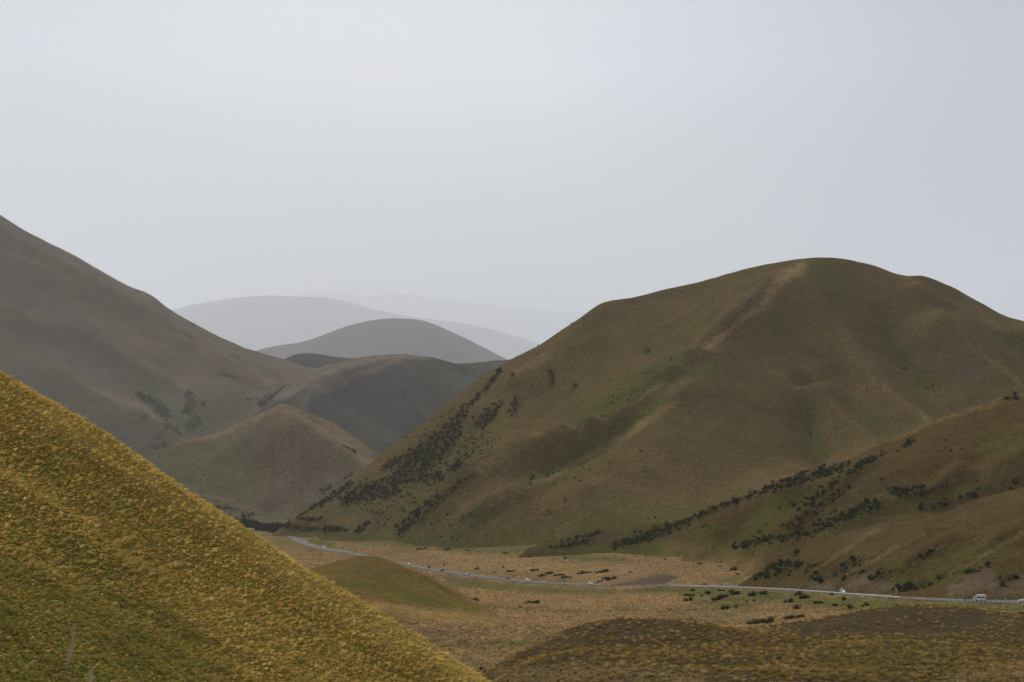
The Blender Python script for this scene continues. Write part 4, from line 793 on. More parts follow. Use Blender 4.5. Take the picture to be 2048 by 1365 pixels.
band(hillL, k7, [[(1410, 1055, 6)], [(1428, 1064, 4)], [(1450, 1071, 5)], [(1476, 1015, 3)], [(1520, 1066, 4)], [(1428, 1096, 4)], [(1582, 1013, 5)], [(1740, 955, 3)], [(1765, 957, 4)]], 0.13, 2.6, 0.5)
band(hillL, k7, [[(1400, 1080, 40), (1560, 1050, 50), (1700, 1000, 40)], [(1900, 930, 60), (1740, 950, 30)]], 0.0035, 1.9, 0.4)
band(hillL, k7, [[(1640, 990, 26), (1560, 1060, 26), (1500, 1090, 20)], [(1800, 1000, 22), (1680, 1050, 22)]], 0.014, 1.8, 0.5)
k8 = cluster('mr', 'dark leafy bush in the thicket above the road cutting')
band(hillM, k8, [[(1510, 1158, 5), (1540, 1146, 10), (1572, 1136, 14), (1598, 1130, 9)], [(1590, 1110, 7)], [(1618, 1136, 5), (1642, 1127, 4)], [(1625, 1155, 6), (1655, 1158, 8)], [(1670, 1150, 8), (1700, 1130, 10), (1725, 1122, 6)], [(1690, 1156, 6), (1730, 1144, 5)]], 0.17, 2.4, 0.1)
k9 = cluster('mm', 'dark leafy bush on the brown spur above the guardrail end')
band(hillM, k9, [[(1745, 1160, 7), (1770, 1150, 9), (1800, 1142, 6)], [(1795, 1178, 7), (1830, 1174, 8), (1855, 1170, 5)], [(1870, 1160, 5), (1890, 1150, 5)], [(1835, 1120, 4), (1862, 1106, 5)], [(1821, 1133, 4)], [(1909, 1147, 3)], [(1940, 1145, 5), (1955, 1140, 4)], [(1975, 1131, 5)], [(2010, 1166, 7), (2032, 1153, 7)]], 0.19, 2.3, 0.2)
band(hillM, k9, [[(1948, 1087, 3)], [(1868, 1098, 2)], [(1882, 1095, 3)], [(1800, 1107, 2)], [(1615, 1145, 10)], [(1745, 1118, 3)]], 0.08, 1.6, 0.5)
k10 = cluster('dv', 'blue-green scrub bush in the far gully of the left mountainside')
band(hillD, k10, [[(278, 790, 6), (306, 806, 9), (332, 828, 11)], [(377, 788, 7), (384, 808, 8), (372, 822, 7)], [(392, 843, 11), (380, 855, 8)], [(406, 808, 5)], [(286, 833, 5)], [(245, 874, 6)], [(315, 872, 5)], [(280, 893, 3), (335, 896, 4)], [(498, 803, 5)], [(600, 766, 3), (560, 786, 6), (522, 808, 8)], [(330, 850, 6), (360, 868, 4)], [(436, 750, 2), (480, 757, 2)]], 0.05, 5.2, 0.3)
band(hillK, k1, [[(565, 1050, 7), (615, 1058, 6), (690, 1060, 5)], [(715, 1064, 5), (735, 1048, 3)], [(640, 1040, 4), (600, 1040, 5)]], 0.13, 3.2, .1)
band(hillK, k1, [[(800, 1080, 5), (900, 1088, 4)]], 0.02, 2.6, .3)
k11 = cluster('ef', 'dark scrub bush at the foot of the pyramid shaped hill')
band(hillE, k11, [[(480, 1036, 6), (505, 1028, 4)], [(420, 1010, 3), (470, 1020, 3)], [(690, 960, 3), (700, 950, 4)], [(640, 985, 5), (660, 975, 4)], [(545, 1020, 2)], [(688, 893, 2), (712, 908, 2)]], 0.04, 4.0, 0.2)
band(hillE, k11, [[(350, 940, 40), (450, 980, 40)]], 0.0006, 3.2, 0.6)
k12 = cluster('tr', 'tall dark willow bush where the road bends out of sight')
spots(ground, k12, [(486, 1052, 26), (505, 1056, 22), (530, 1060, 20), (548, 1062, 26), (566, 1063, 28), (588, 1063, 24), (606, 1063, 16), (625, 1066, 18), (645, 1065, 16), (668, 1066, 14)], 0.0, 1.5)
SH2 = [q for q in SH if q[6] == 'tr']; SH = [q for q in SH if q[6] != 'tr']
for q in SH2:
    for _ in range(4):
        SH.append((q[0] + rng.normal() * 4.5, q[1] + rng.normal() * 16, q[2] - .2, 7.5 * (0.8 + .4 * rng.random()), 8.5 * (0.6 + .6 * rng.random()), q[5], 'tr'))
k13 = cluster('fl', 'low dark bush among the straw tussock beyond the road')
spots(ground, k13, [(1097, 1149, 18), (1118, 1152, 22), (1160, 1149, 14), (1172, 1147, 14), (1203, 1146, 26), (1181, 1146, 6), (1223, 1160, 22), (1208, 1158, 10), (1260, 1146, 8), (1095, 1109, 10), (895, 1127, 6), (889, 1132, 7), (1007, 1136, 7), (1022, 1144, 16), (1069, 1143, 16), (1052, 1147, 6), (989, 1146, 6), (952, 1139, 10),
     (843, 1100, 22), (894, 1101, 16), (935, 1102, 8), (931, 1125, 6), (1140, 1156, 10), (1085, 1153, 16), (1128, 1157, 12), (1400, 1130, 10), (1440, 1135, 8), (1475, 1125, 10), (1466, 1142, 14), (1475, 1150, 8), (1330, 1120, 6), (1130, 1118, 8), (1165, 1122, 6), (960, 1105, 6), (1010, 1108, 8), (1200, 1164, 12)], 0.25, 0.5)
k14 = cluster('fr', 'dark bush on the green bank below the guardrail')
spots(ground, k14, [(1379, 1193, 22), (1376, 1203, 18), (1385, 1183, 9), (1403, 1193, 10), (1417, 1189, 12), (1443, 1183, 14), (1432, 1201, 22), (1446, 1196, 16), (1471, 1190, 18), (1460, 1184, 8), (1503, 1193, 16), (1526, 1190, 14), (1508, 1203, 9), (1495, 1206, 10), (1596, 1191, 15), (1607, 1198, 18), (1576, 1206, 17), (1451, 1219, 18), (1473, 1216, 10), (1664, 1191, 9), (1687, 1201, 13)], 0.1, 0.6)
k15 = cluster('fb', 'grey brown bush among pale tussock below the green roadside bank')
spots(ground, k15, [(1637, 1208, 22), (1593, 1218, 16), (1669, 1213, 14), (1734, 1212, 16), (1725, 1214, 8), (1778, 1223, 20), (1793, 1215, 12), (1720, 1230, 8), (1700, 1217, 14), (1505, 1249, 24), (1535, 1246, 26), (1580, 1239, 18), (1600, 1236, 20), (1066, 1207, 22), (1050, 1208, 10), (991, 1195, 8), (946, 1200, 14), (955, 1203, 10), (938, 1198, 8), (1075, 1203, 12), (1040, 1215, 6)], 0.6, 0.42)
k16 = cluster('kn', 'lone dark green bush on the low brown knoll')
spots(hillB, k16, [(1555, 1320, 15)], 0.3, 0.62)
k17 = cluster('rr', 'dark green bush at the right frame edge below the marker posts')
spots(ground, k17, [(2040, 1232, 17)], 0.5, 0.6)
k18 = cluster('gl', 'dark green bush in the gully between the near slope and the knoll')
spots(ground, k18, [(962, 1338, 12), (985, 1356, 16), (996, 1364, 12), (972, 1348, 10)], 0.6, 0.5)
spots(hillC, k18 + '', [], 0)
for h in HILLS.values():
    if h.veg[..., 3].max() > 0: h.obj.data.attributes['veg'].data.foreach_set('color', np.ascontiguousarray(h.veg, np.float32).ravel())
SH.sort(key=lambda q: -q[3] / q[1])
IND, REST = SH[:285], SH[285:]
def tintcol(t):
    return DARK * (1 - min(1, t * 1.5)) + (BROWN_ if int(t * 1000) % 3 == 0 else LEAFG) * min(1, t * 1.5)
bush_mesh = []
for k, T in enumerate(TEMPL_NEAR * 2):
    A, L, Sx, C = shrub_arrays(T, np.zeros((1, 3)), np.ones(1), np.full(1, 0.62), np.zeros(1), (DARK if k < 6 else (LEAFG * .55 + BROWN_ * .45))[None])
    bush_mesh.append(raw_mesh('scrub_bush', A, L, Sx, M_shrub, C))
cnt = {}
for q in IND: cnt[q[6]] = cnt.get(q[6], 0) + 1
for i, q in enumerate(IND):
    o = link('scrub_bush', bush_mesh[i % 6 + (6 if q[5] > 0.3 else 0)])
    o.location = (q[0], q[1], q[2] - 0.08); o.scale = (q[3], q[3], q[4] / 0.62); o.rotation_euler = (0, 0, rng.random() * 2 * PI)
    tag(o, CL[q[6]], 'shrub', CL[q[6]].replace('dark ', 'bushes: ', 1) if cnt[q[6]] > 1 else None)
arrs = ([], [], [], []); vo = lo = 0
RS = np.array([[q[0], q[1], q[2] - .1, q[3], q[4]] for q in REST]); RC = np.array([tintcol(q[5]) for q in REST])
for k in range(8):
    sel = np.arange(k, len(RS), 8)
    A, L, Sx, C = shrub_arrays(TEMPL_FAR[k], RS[sel, :3], RS[sel, 3], RS[sel, 4], rng.random(len(sel)) * 6.3, RC[sel])
    arrs[0].append(A); arrs[1].append(L + vo); arrs[2].append(Sx + lo); arrs[3].append(C); vo += len(A); lo += len(L)
o = link('shrubland', raw_mesh('shrubland', *[np.concatenate(a) for a in arrs[:3]], M_shrub, np.concatenate(arrs[3])))
tag(o, 'distant dark scrub spread in bands and dots over the hillsides', 'shrubs', kind='stuff')

# ------------------------------------------------------------------ guardrail, posts, poles, signs
M_galv = plain('galvanised_steel', (0.62, 0.63, 0.63), 0.4, 0.25, 0.08, 2.0)
M_white = plain('white_paint', (0.80, 0.80, 0.77), 0.5, 0, 0.05, 4.0)
M_yel = plain('yellow_sign_face', (0.78, 0.40, 0.03), 0.45, 0, 0.05, 4.0)
M_org = plain('orange_sign_face', (0.55, 0.17, 0.03), 0.45, 0, 0.05, 4.0)
M_blk = plain('black_paint', (0.02, 0.02, 0.02), 0.5, 0, 0.1, 4.0)
M_red = plain('red_reflector', (0.45, 0.04, 0.03), 0.35, 0, 0.05, 4.0)
def box(bm, c, s, rot=0.0):
    m = bmesh.ops.create_cube(bm, size=1.0)['verts']
    cr, sr = math.cos(rot), math.sin(rot)
    for v in m:
        x, y, z = v.co.x * s[0], v.co.y * s[1], v.co.z * s[2]
        v.co = (c[0] + x * cr - y * sr, c[1] + x * sr + y * cr, c[2] + z)
    return m
def tube(bm, a, b, r0, r1, n=8):
    a, b = np.array(a, float), np.array(b, float); d = b - a; d /= np.linalg.norm(d)
    u_ = np.cross(d, [1, 0, 0] if abs(d[0]) < .9 else [0, 1, 0]); u_ /= np.linalg.norm(u_); w_ = np.cross(d, u_)
    ra = [bm.verts.new(a + r0 * (math.cos(t) * u_ + math.sin(t) * w_)) for t in np.linspace(0, 2 * PI, n, endpoint=False)]
    rb = [bm.verts.new(b + r1 * (math.cos(t) * u_ + math.sin(t) * w_)) for t in np.linspace(0, 2 * PI, n, endpoint=False)]
    for i in range(n): bm.faces.new((ra[i], ra[(i + 1) % n], rb[(i + 1) % n], rb[i]))
    bm.faces.new(ra[::-1]); bm.faces.new(rb)
def road_at(u, off):
    """point on the road's edge at photo column u, off metres towards the camera side"""
    E = ROAD + RN * off
    uu = to_px(E[:, 0], E[:, 1], E[:, 2])[0][:NR * 3 // 4]
    s_ = np.where((uu[:-1] - u) * (uu[1:] - u) <= 0)[0]
    if len(s_) == 0: i, t_ = int(np.abs(uu - u).argmin()), 0.0
    else: i = int(s_[0]); t_ = (u - uu[i]) / (uu[i + 1] - uu[i] + 1e-9)
    return E[i] * (1 - t_) + E[i + 1] * t_, RT[i]
ga, gb = ri(1822), ri(1345)
G = (ROAD + RN * 5.0)[ga:gb]; GT, GN = RT[ga:gb], RN[ga:gb]
g0 = G[0]
gr = empty('guardrail', tuple(g0)); tag(gr, 'long pale steel guardrail with closely spaced posts along the road bend', 'guardrail')
prof = [(0.03, .42), (0.09, .47), (0.09, .52), (0.02, .58), (0.02, .62), (0.09, .68), (0.09, .73), (0.03, .78)]
V_ = np.stack([G - g0 + GN * a + np.array([0, 0, b]) for a, b in prof], 1); n_, k_ = V_.shape[:2]
idx = np.arange(n_ * k_).reshape(n_, k_)
q = np.stack([idx[:-1, :-1], idx[1:, :-1], idx[1:, 1:], idx[:-1, 1:]], -1).reshape(-1, 4)
link('rail', raw_mesh('rail', V_.reshape(-1, 3), q.ravel(), np.arange(len(q)) * 4, M_galv), gr)
bm = bmesh.new(); box(bm, (0, 0, .36), (.16, .16, 1.0)); po = obj_bm('post', bm, M_white, gr)
dist = np.concatenate([[0], np.cumsum(np.linalg.norm(np.diff(G, axis=0), axis=1))])
sps = np.arange(0.5, dist[-1], max(3.0, dist[-1] / 99))
for i, s_ in enumerate(sps):
    o = po if i == 0 else po.copy()
    if i: COL.objects.link(o); o.parent = gr
    c = [np.interp(s_, dist, (G - g0)[:, a]) for a in range(3)]
    j = min(int(np.interp(s_, dist, np.arange(n_))), n_ - 1)
    o.location = (c[0] + GN[j, 0] * .15, c[1] + GN[j, 1] * .15, c[2]); o.rotation_euler = (0, 0, math.atan2(GT[j, 1], GT[j, 0]))
print('rail posts', len(sps))
bm = bmesh.new(); box(bm, (.3, .05, .5), (.7, .14, .62)); box(bm, (.0, .05, .2), (.2, .2, .9)); e = obj_bm('end_terminal', bm, plain('rusty_terminal', (0.30, 0.19, 0.15), .8), gr); e.rotation_euler = (0, 0, math.atan2(-GT[0, 1], -GT[0, 0]))
# white wooden marker posts between the rail end and the frame edge
def post_mesh():
    bm = bmesh.new(); box(bm, (0, 0, .45), (.21, .12, 1.2))
    top = [v for v in bm.verts if v.co.z > 1]
    for v in top: v.co.x *= .8; v.co.y *= .8
    return obj_bm('marker_post', bm, M_white)
mp0 = post_mesh(); bm = bmesh.new(); box(bm, (0, -.05, .86), (.10, .02, .16)); rf = obj_bm('reflector', bm, M_galv, mp0)
first = True
for u in (1832, 1837.5, 1842.5, 1848, 1853, 1859, 1864.5, 1871.5, 1877.5, 1884.5, 1891.5, 1898.5, 1906, 1913, 1920.5, 1926, 1934, 1942, 1950, 1959.5, 1967.5, 1977.5, 1986.5, 1996.5, 2005.5, 2025, 2035, 2045):
    o = mp0 if first else copy_tree(mp0); first = False
    c, t_ = road_at(u, 5.4); o.location = (c[0], c[1], c[2] - .05)
    tag(o, 'short white marker post in the row between guardrail end and right frame edge', 'post', 'white marker posts in the roadside row')
em = post_mesh(); em.scale = (1, 1, 1); first = True
for u, off, lab in ((1016, 5.0, 'white edge post below the small dark car'), (1154, -5.0, 'white edge post left of the white hatchback'), (871, 5.0, 'white edge post between the two dark cars'), (839, -5.0, 'pale edge post beyond the road by the leading dark car'),
                    (592, -5.2, 'tiny pale edge post beyond the far road bend'), (607, -5.2, 'tiny pale edge post behind the farthest white car'), (1124, 5.0, 'white edge post on the green verge between the white cars'), (523, 5.5, 'orange topped post at the far road bend by the willows')):
    o = em if first else em.copy()
    if not first: COL.objects.link(o)
    first = False
    c, t_ = road_at(u, off); o.location = (c[0], c[1], c[2] - .05); o.scale = (1.5, 1.5, 1.15)
    tag(o, lab, 'post')
def pole(u, off, h, lab, tilt=0.0, r=.09, cap=True, v=None):
    c, t_ = road_at(u, off)
    o = empty('marker_pole', (c[0], c[1], c[2] - .1)); o.rotation_euler = (0, tilt, 0); tag(o, lab, 'pole')
    bm = bmesh.new(); tube(bm, (0, 0, 0), (0, 0, h), r, r * .8); obj_bm('shaft', bm, M_white, o)
    if cap: bm = bmesh.new(); box(bm, (0, 0, h - .18), (r * 3.2, r * 2.4, .42)); obj_bm('top_plate', bm, M_white, o)
    return o
pole(1791.8, -5.2, 3.4, 'tall white pole beyond the road by the guardrail end', 0.05, .11)
pole(1597, 5.4, 2.3, 'white pole rising from the middle of the guardrail', 0, .09)
pole(2014, 5.6, 2.0, 'leaning white pole in the post row right of the campervan', -0.28, .10)
pole(1039, -5.4, 3.2, 'white sign pole beside the white car on the flats', 0, .10)
pole(1041, 5.4, 2.4, 'thin white pole on the near verge by the white car', 0, .07, False)
pole(647, -6.0, 3.6, 'pale pole directly behind the second farthest white car', 0, .10, False)
pole(651, -6.5, 3.6, 'pale pole just right of the second farthest white car', 0, .10, False)
pole(689, -7.0, 4.6, 'left pole of the tall pair beside the lay-by', 0, .09, False)
pole(691.5, -7.2, 4.6, 'right pole of the tall pair beside the lay-by', 0, .09, False)
pole(695.5, -8.0, 4.2, 'thin pole standing apart right of the lay-by pair', 0, .07, False)
def sign(u, off, z, sz, face, lab, diamond=True):
    c, t_ = road_at(u, off)
    o = empty('road_sign', (c[0], c[1], c[2] - .1)); tag(o, lab, 'road sign')
    bm = bmesh.new(); tube(bm, (0, 0, 0), (0, 0, z), .06, .06); obj_bm('post', bm, M_white, o)
    bm = bmesh.new()
    m = box(bm, (0, 0, 0), (sz, .03, sz))
    if diamond:
        for v in m: x, zz = v.co.x, v.co.z; v.co.x, v.co.z = (x - zz) * .707, (x + zz) * .707
    for v in m: v.co.z += z + sz * .45; v.co.y -= .08
    bd = obj_bm('board', bm, face, o)
    bm = bmesh.new(); zc = z + sz * .45                           # bent arrow
    for a, b in (((-.16, -.28), (-.16, .05)), ((-.16, .05), (.10, .22)), ((.10, .22), (-.02, .30)), ((.10, .22), (.10, .06))):
        dx, dz = (b[0] - a[0]) * sz, (b[1] - a[1]) * sz; L_ = math.hypot(dx, dz)
        m = box(bm, (0, 0, 0), (L_, .02, .10 * sz)); an = math.atan2(dz, dx)
        for v in m:
            x, zz = v.co.x, v.co.z; v.co.x = x * math.cos(an) - zz * math.sin(an) + (a[0] + b[0]) / 2 * sz; v.co.z = x * math.sin(an) + zz * math.cos(an) + zc + (a[1] + b[1]) / 2 * sz; v.co.y -= .105
    obj_bm('arrow', bm, M_blk, bd)
    return o
sign(1826, 5.5, .75, .95, M_yel, 'yellow road sign standing at the right end of the guardrail')
sign(1868, 5.5, .70, .95, M_yel, 'yellow road sign midway along the white post row')
sign(1931, 5.5, .45, .85, M_org, 'dark orange road sign just left of the campervan')

# ------------------------------------------------------------------ vehicles
M_glass = plain('dark_glass', (0.02, 0.024, 0.03), 0.08, 0, 0.05, 2.0, 0.6)
M_tyre = plain('tyre_rubber', (0.02, 0.02, 0.02), 0.85)
M_rim = plain('wheel_rim', (0.45, 0.45, 0.46), 0.35, .6)
M_tail = plain('tail_lens', (0.30, 0.015, 0.012), 0.3)
M_lamp = plain('lamp_lens', (0.75, 0.77, 0.80), 0.15)
ml, t = mat_new('lit_headlight'); out = nd(t, 'ShaderNodeOutputMaterial'); em_ = nd(t, 'ShaderNodeEmission'); em_.inputs[1].default_value = 2.2; em_.inputs[0].default_value = (1, .98, .93, 1); t.links.new(em_.outputs[0], out.inputs[0])
PAINT = {k: plain(k + '_car_paint', c, .28, .0, .03, 2.0, .5) for k, c in dict(white=(.80, .81, .82), silver=(.50, .53, .56), black=(.022, .023, .026), blue=(.045, .085, .20), navy=(.02, .028, .05), cream=(.78, .79, .74), teal=(.42, .62, .60), charcoal=(.035, .037, .04)).items()}
# stations: x, z sill, z belt, z top, half width at belt, half width at top
SHAPE = {
 'hatchback': dict(L=4.2, st=[(-2.08, .42, .80, .80, .70, .62), (-2.0, .24, .92, .98, .82, .70), (-1.62, .22, .95, 1.42, .86, .62), (-.9, .22, .93, 1.50, .88, .62), (.1, .22, .91, 1.48, .88, .62), (.95, .22, .90, .99, .87, .72), (1.75, .22, .80, .84, .84, .70), (2.05, .28, .62, .66, .76, .66), (2.12, .40, .52, .54, .66, .60)], wb=(-1.25, 1.3), r=.32, cab=(-1.62, .1, .95), rear=(-2.0, -1.62)),
 'sedan': dict(L=4.6, st=[(-2.28, .42, .82, .84, .70, .62), (-2.2, .26, .94, .98, .82, .72), (-1.55, .22, .95, 1.02, .86, .72), (-.95, .22, .94, 1.42, .88, .60), (-.2, .22, .92, 1.46, .88, .62), (.35, .22, .91, 1.42, .88, .62), (1.1, .22, .90, .98, .87, .72), (1.95, .22, .80, .83, .83, .70), (2.25, .28, .62, .66, .75, .65), (2.3, .40, .52, .54, .66, .60)], wb=(-1.35, 1.4), r=.32, cab=(-.95, .35, 1.1), rear=(-1.55, -.95)),
 'suv': dict(L=4.7, st=[(-2.3, .48, .95, .97, .74, .66), (-2.24, .34, 1.05, 1.12, .86, .76), (-2.0, .30, 1.08, 1.62, .90, .70), (-1.0, .30, 1.06, 1.74, .92, .70), (.3, .30, 1.05, 1.71, .92, .70), (1.05, .30, 1.04, 1.13, .91, .78), (1.95, .30, .97, 1.00, .88, .76), (2.28, .36, .74, .80, .80, .70), (2.34, .46, .60, .62, .70, .64)], wb=(-1.4, 1.4), r=.37, cab=(-2.0, .3, 1.05), rear=(-2.24, -2.0)),
 'campervan': dict(L=4.9, st=[(-2.42, .45, 1.2, 2.35, .80, .62), (-2.36, .32, 1.2, 2.52, .85, .66), (-1.4, .28, 1.2, 2.62, .86, .68), (.4, .28, 1.2, 2.58, .86, .68), (1.25, .28, 1.18, 2.28, .86, .66), (1.62, .28, 1.16, 1.86, .85, .70), (2.22, .28, 1.05, 1.14, .83, .74), (2.42, .34, .80, .86, .78, .70), (2.47, .42, .58, .60, .70, .66)], wb=(-1.35, 1.35), r=.34, cab=None, rear=None)}
def make_vehicle(kind, paint, lit=False):
    D = SHAPE[kind]; st = D['st']
    o = empty('campervan' if kind == 'campervan' else 'car')
    bm = bmesh.new(); rings = []
    for x, z0, zb, zt, hb, ht in st:
        s3 = [(-hb * .92, z0), (hb * .92, z0), (hb, z0 + .22 * (zb - z0)), (hb, zb), (ht + .04, zt - .10 * (zt - zb)), (ht * .88, zt), (-ht * .88, zt), (-ht - .04, zt - .10 * (zt - zb)), (-hb, zb), (-hb, z0 + .22 * (zb - z0))]
        rings.append([bm.verts.new((x, y, z)) for y, z in s3])
    for a, b in zip(rings[:-1], rings[1:]):
        for i in range(10): bm.faces.new((a[i], a[(i + 1) % 10], b[(i + 1) % 10], b[i]))
    bm.faces.new(rings[0]); bm.faces.new(rings[-1])
    body = obj_bm('body', bm, PAINT[paint], o)
    for p in body.data.polygons: p.use_smooth = False
    S_ = np.array(st)
    def at(x): return [np.interp(x, S_[:, 0], S_[:, k]) for k in range(1, 6)]
    def side(nm, xa, xb, f0, f1, sg, mat=M_glass):
        bm = bmesh.new(); vs = []
        for x, f in ((xa, f0), (xb, f0), (xb, f1), (xa, f1)):
            _, zb, zt, hb, ht = at(x); z = zb + (zt - zb) * f; y = hb + (ht + .04 - hb) * f / .9 + .018
            vs.append((x, sg * y, z))
        A = [bm.verts.new(v) for v in vs]; B = [bm.verts.new((v[0], v[1] - sg * .03, v[2])) for v in vs]
        bm.faces.new(A); bm.faces.new(B[::-1])
        for i in range(4): bm.faces.new((A[i], A[(i + 1) % 4], B[(i + 1) % 4], B[i]))
        obj_bm(nm, bm, mat, o)
    def screen(nm, xa, xb, fa=.14, fb=.86):
        bm = bmesh.new(); A = []
        xs = (xa + (xb - xa) * fa, xa + (xb - xa) * fb)
        sg = 1 if xb < xa else -1
        for x in xs:
            _, zb, zt, hb, ht = at(x)
            for s in (-1, 1): A.append((x + sg * .02, s * ht * .84, zt + .018))
        v = [bm.verts.new(q_) for q_ in (A[0], A[1], A[3], A[2])]; w_ = [bm.verts.new((q_[0], q_[1], q_[2] - .03)) for q_ in (A[0], A[1], A[3], A[2])]
        bm.faces.new(v); bm.faces.new(w_[::-1])
        for i in range(4): bm.faces.new((v[i], v[(i + 1) % 4], w_[(i + 1) % 4], w_[i]))
        obj_bm(nm, bm, M_glass, o)
    if D['cab']:
        c0, c1, c2 = D['cab']; mid = (c0 + c1) / 2 + .1
        for sg in (-1, 1):
            side('window', c0 + .12, mid - .06, .10, .78, sg); side('window', mid + .04, c1 + .30, .10, .70, sg)
        screen('windscreen', c2, c1); screen('rear_window', D['rear'][0], D['rear'][1])
    else:
        for sg in (-1, 1):
            side('window', -2.2, -1.15, .06, .44, sg); side('window', -.95, .75, .06, .44, sg); side('window', .95, 1.65, .08, .48, sg)
            for xa in (-1.85, -.45, .35): side('roof_window', xa, xa + .5, .70, .80, sg)
            side('side_stripe', -1.9, -.4, -.32, -.16, sg, PAINT['navy']) if False else None
        screen('windscreen', 2.22, 1.62, .1, .95)
    for x in D['wb']:
        for sg in (-1, 1):
            bm = bmesh.new(); y = sg * (at(x)[3] - .10); tube(bm, (x, y - .11, D['r']), (x, y + .11, D['r']), D['r'], D['r'], 16); wh = obj_bm('wheel', bm, M_tyre, o)
            bm = bmesh.new(); yo = y + sg * .10; tube(bm, (x, yo, D['r']), (x, yo + sg * .03, D['r']), D['r'] * .6, D['r'] * .52, 12); obj_bm('rim', bm, M_rim, wh)
    xf, xr = st[-2][0], st[0][0]
    for sg in (-1, 1):
        bm = bmesh.new(); box(bm, (xf + .02, sg * .58, st[-2][2] - .02), (.16, .30, .16)); obj_bm('headlight', bm, ml if lit else M_lamp, o)
        bm = bmesh.new(); box(bm, (xr + .01, sg * .58, st[0][2] - .06), (.10, .20, .22)); obj_bm('tail_light', bm, M_tail, o)
    for x, zz, nm in ((st[-1][0] + .0, .42, 'front_bumper'), (xr - .02, .46, 'rear_bumper')):
        bm = bmesh.new(); box(bm, (x, 0, zz), (.14, 1.45, .22)); bmesh.ops.bevel(bm, geom=bm.edges[:], offset=.04, segments=1, affect='EDGES'); obj_bm(nm, bm, PAINT[paint] if kind != 'campervan' else M_blk, o)
    return o
GRP = 'vehicles strung out along the valley road'
for kind, paint, u, away, lit, lab in (
    ('campervan', 'cream', 1959, True, False, 'cream white high roofed campervan with dark side windows'),
    ('hatchback', 'white', 2049, True, False, 'white car cut off by the right frame edge behind the campervan'),
    ('suv', 'silver', 1686, False, True, 'silver and dark four wheel drive with a lit headlight beside the guardrail'),
    ('hatchback', 'blue', 1443, False, False, 'blue car behind the left part of the guardrail'),
    ('suv', 'black', 1411, False, False, 'black car just left of the blue car'),
    ('suv', 'white', 1180, False, False, 'white car in the middle of the road beside the grey gravel bank'),
    ('suv', 'white', 1055, False, False, 'white car beside the white sign pole on the flats'),
    ('sedan', 'navy', 1016, False, False, 'dark blue low car left of the white sign pole'),
    ('hatchback', 'teal', 936, True, False, 'pale greenish car on the road right of the two dark cars'),
    ('suv', 'charcoal', 884, True, False, 'dark boxy car, right one of a dark pair'),
    ('suv', 'black', 858, False, False, 'dark boxy car, left one of a dark pair'),
    ('hatchback', 'white', 818, False, False, 'white car emerging from behind the green hillock'),
    ('hatchback', 'white', 647.5, False, False, 'white car in front of two pale poles near the lay-by'),
    ('suv', 'white', 612, False, False, 'white car on the far straight below the dark willows'),
    ('sedan', 'charcoal', 558, True, False, 'tiny dark car at the far top of the road bend'),
    ('suv', 'white', 511, False, False, 'white vehicle half hidden by the near slope at the far bend')):
    o = make_vehicle(kind, paint, lit); tag(o, lab, 'campervan' if kind == 'campervan' else 'car', GRP)
    c, t_ = road_at(u, 1.9 if away else -1.9)
    d_ = t_ if away else -t_
    o.location = (c[0], c[1], c[2] + .11); o.rotation_euler = (0, 0, math.atan2(d_[1], d_[0]))

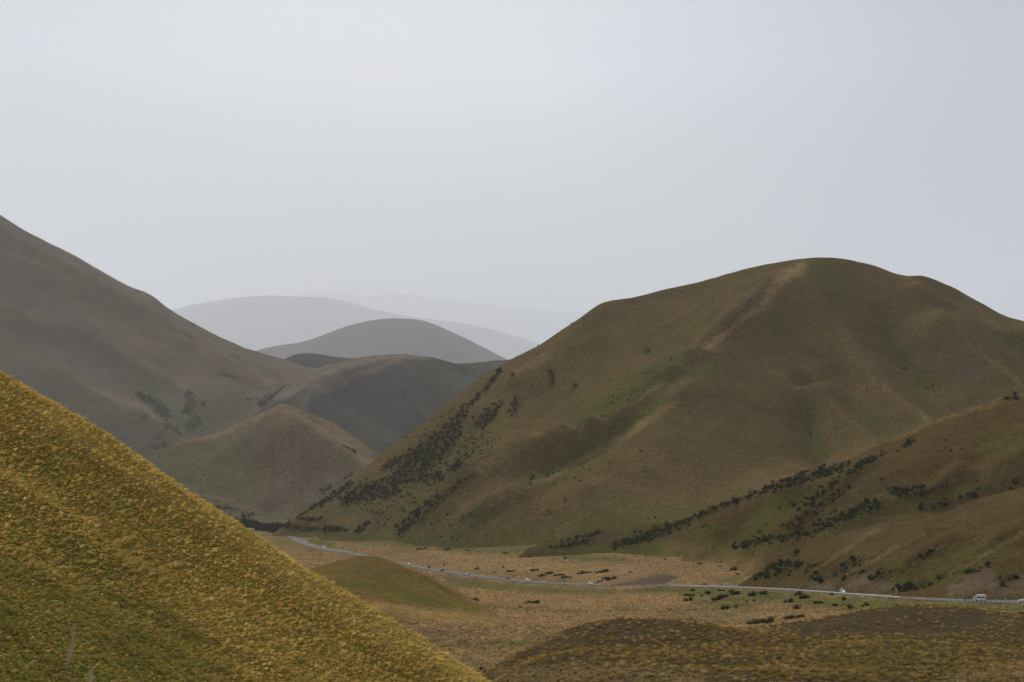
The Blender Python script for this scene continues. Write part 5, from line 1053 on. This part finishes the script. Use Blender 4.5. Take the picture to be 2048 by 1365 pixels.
# ------------------------------------------------------------------ seeding grass right in front of the lens
M_stalk = plain('dry_stalk', (0.30, 0.25, 0.13), .8, 0, .15, 20); M_seed = plain('pale_seed_head', (0.62, 0.56, 0.42), .8, 0, .2, 60)
def stem(u, v, d, foot, lab, head=(.10, .006), bend=0.0):
    tip = np.array(P(u, v, d)); fx, fy = foot; zf = float(hz(hillA, np.array([fx]), np.array([fy]))[0])
    o = empty('seeding_grass', (fx, fy, zf)); tag(o, lab, 'grass stem', None)
    b = np.array([0, 0, -.05]); tp = tip - np.array([fx, fy, zf])
    P_ = [b + (tp - b) * t + np.array([bend * math.sin(PI * t), 0, 0.05 * math.sin(PI * t)]) for t in np.linspace(0, 1, 9)]
    bm = bmesh.new()
    for a, c in zip(P_[:-1], P_[1:]): tube(bm, a, c, .0009, .0007, 6)
    obj_bm('stalk', bm, M_stalk, o)
    bm = bmesh.new(); dirv = (P_[-1] - P_[-2]) / np.linalg.norm(P_[-1] - P_[-2])
    for k in range(26):
        t = k / 25; a = P_[-1] - dirv * head[0] * t; an = k * 2.4; r_ = head[1] * math.sin(PI * min(.97, .12 + .88 * t))
        tube(bm, a, a + dirv * .009 + np.array([math.cos(an), math.sin(an), 0]) * r_, .0016, .0006, 5)
    obj_bm('seed_head', bm, M_seed, o)
    bm = bmesh.new()
    for s in (1, -1):
        w_ = [np.array([s * .30 * t, -.06 * t, .55 * t - .35 * t * t]) for t in np.linspace(0, 1, 6)]
        for a, c in zip(w_[:-1], w_[1:]):
            f = [bm.verts.new(x) for x in (a + (0, .006, 0), a - (0, .006, 0), c - (0, .005, 0), c + (0, .005, 0))]; bm.faces.new(f)
    obj_bm('leaf', bm, M_stalk, o)
    return o
stem(147, 1258, 2.9, (-0.93, 2.95), 'slender blurred grass stem rising tallest at the lower left', (.05, .0014), -.02)
stem(139, 1305, 2.9, (-0.99, 2.9), 'blurred grass stem with a pale flower head at the lower left', (.024, .0034), -.03)
stem(182, 1345, 2.7, (-0.98, 2.7), 'blurred grass stem with a leaning pale head at the bottom frame edge', (.032, .0036), .05)

# ------------------------------------------------------------------ haze
me = bpy.data.meshes.new('haze'); bm = bmesh.new()
bmesh.ops.create_cube(bm, size=1.0)
for v in bm.verts:
    v.co.x = -36000 if v.co.x < 0 else 34000
    v.co.y = -60 if v.co.y < 0 else 112000
    v.co.z = -17000 if v.co.z < 0 else 11000
bm.to_mesh(me); bm.free()
hm, t = mat_new('haze_air')
out = nd(t, 'ShaderNodeOutputMaterial'); pv = nd(t, 'ShaderNodeVolumePrincipled')
pv.inputs['Color'].default_value = (0.925, 0.955, 1.0, 1); pv.inputs['Density'].default_value = HAZE; pv.inputs['Anisotropy'].default_value = 0.2
t.links.new(pv.outputs[0], out.inputs['Volume'])
me.materials.append(hm)
ho = link('haze', me); ho['kind'] = 'stuff'
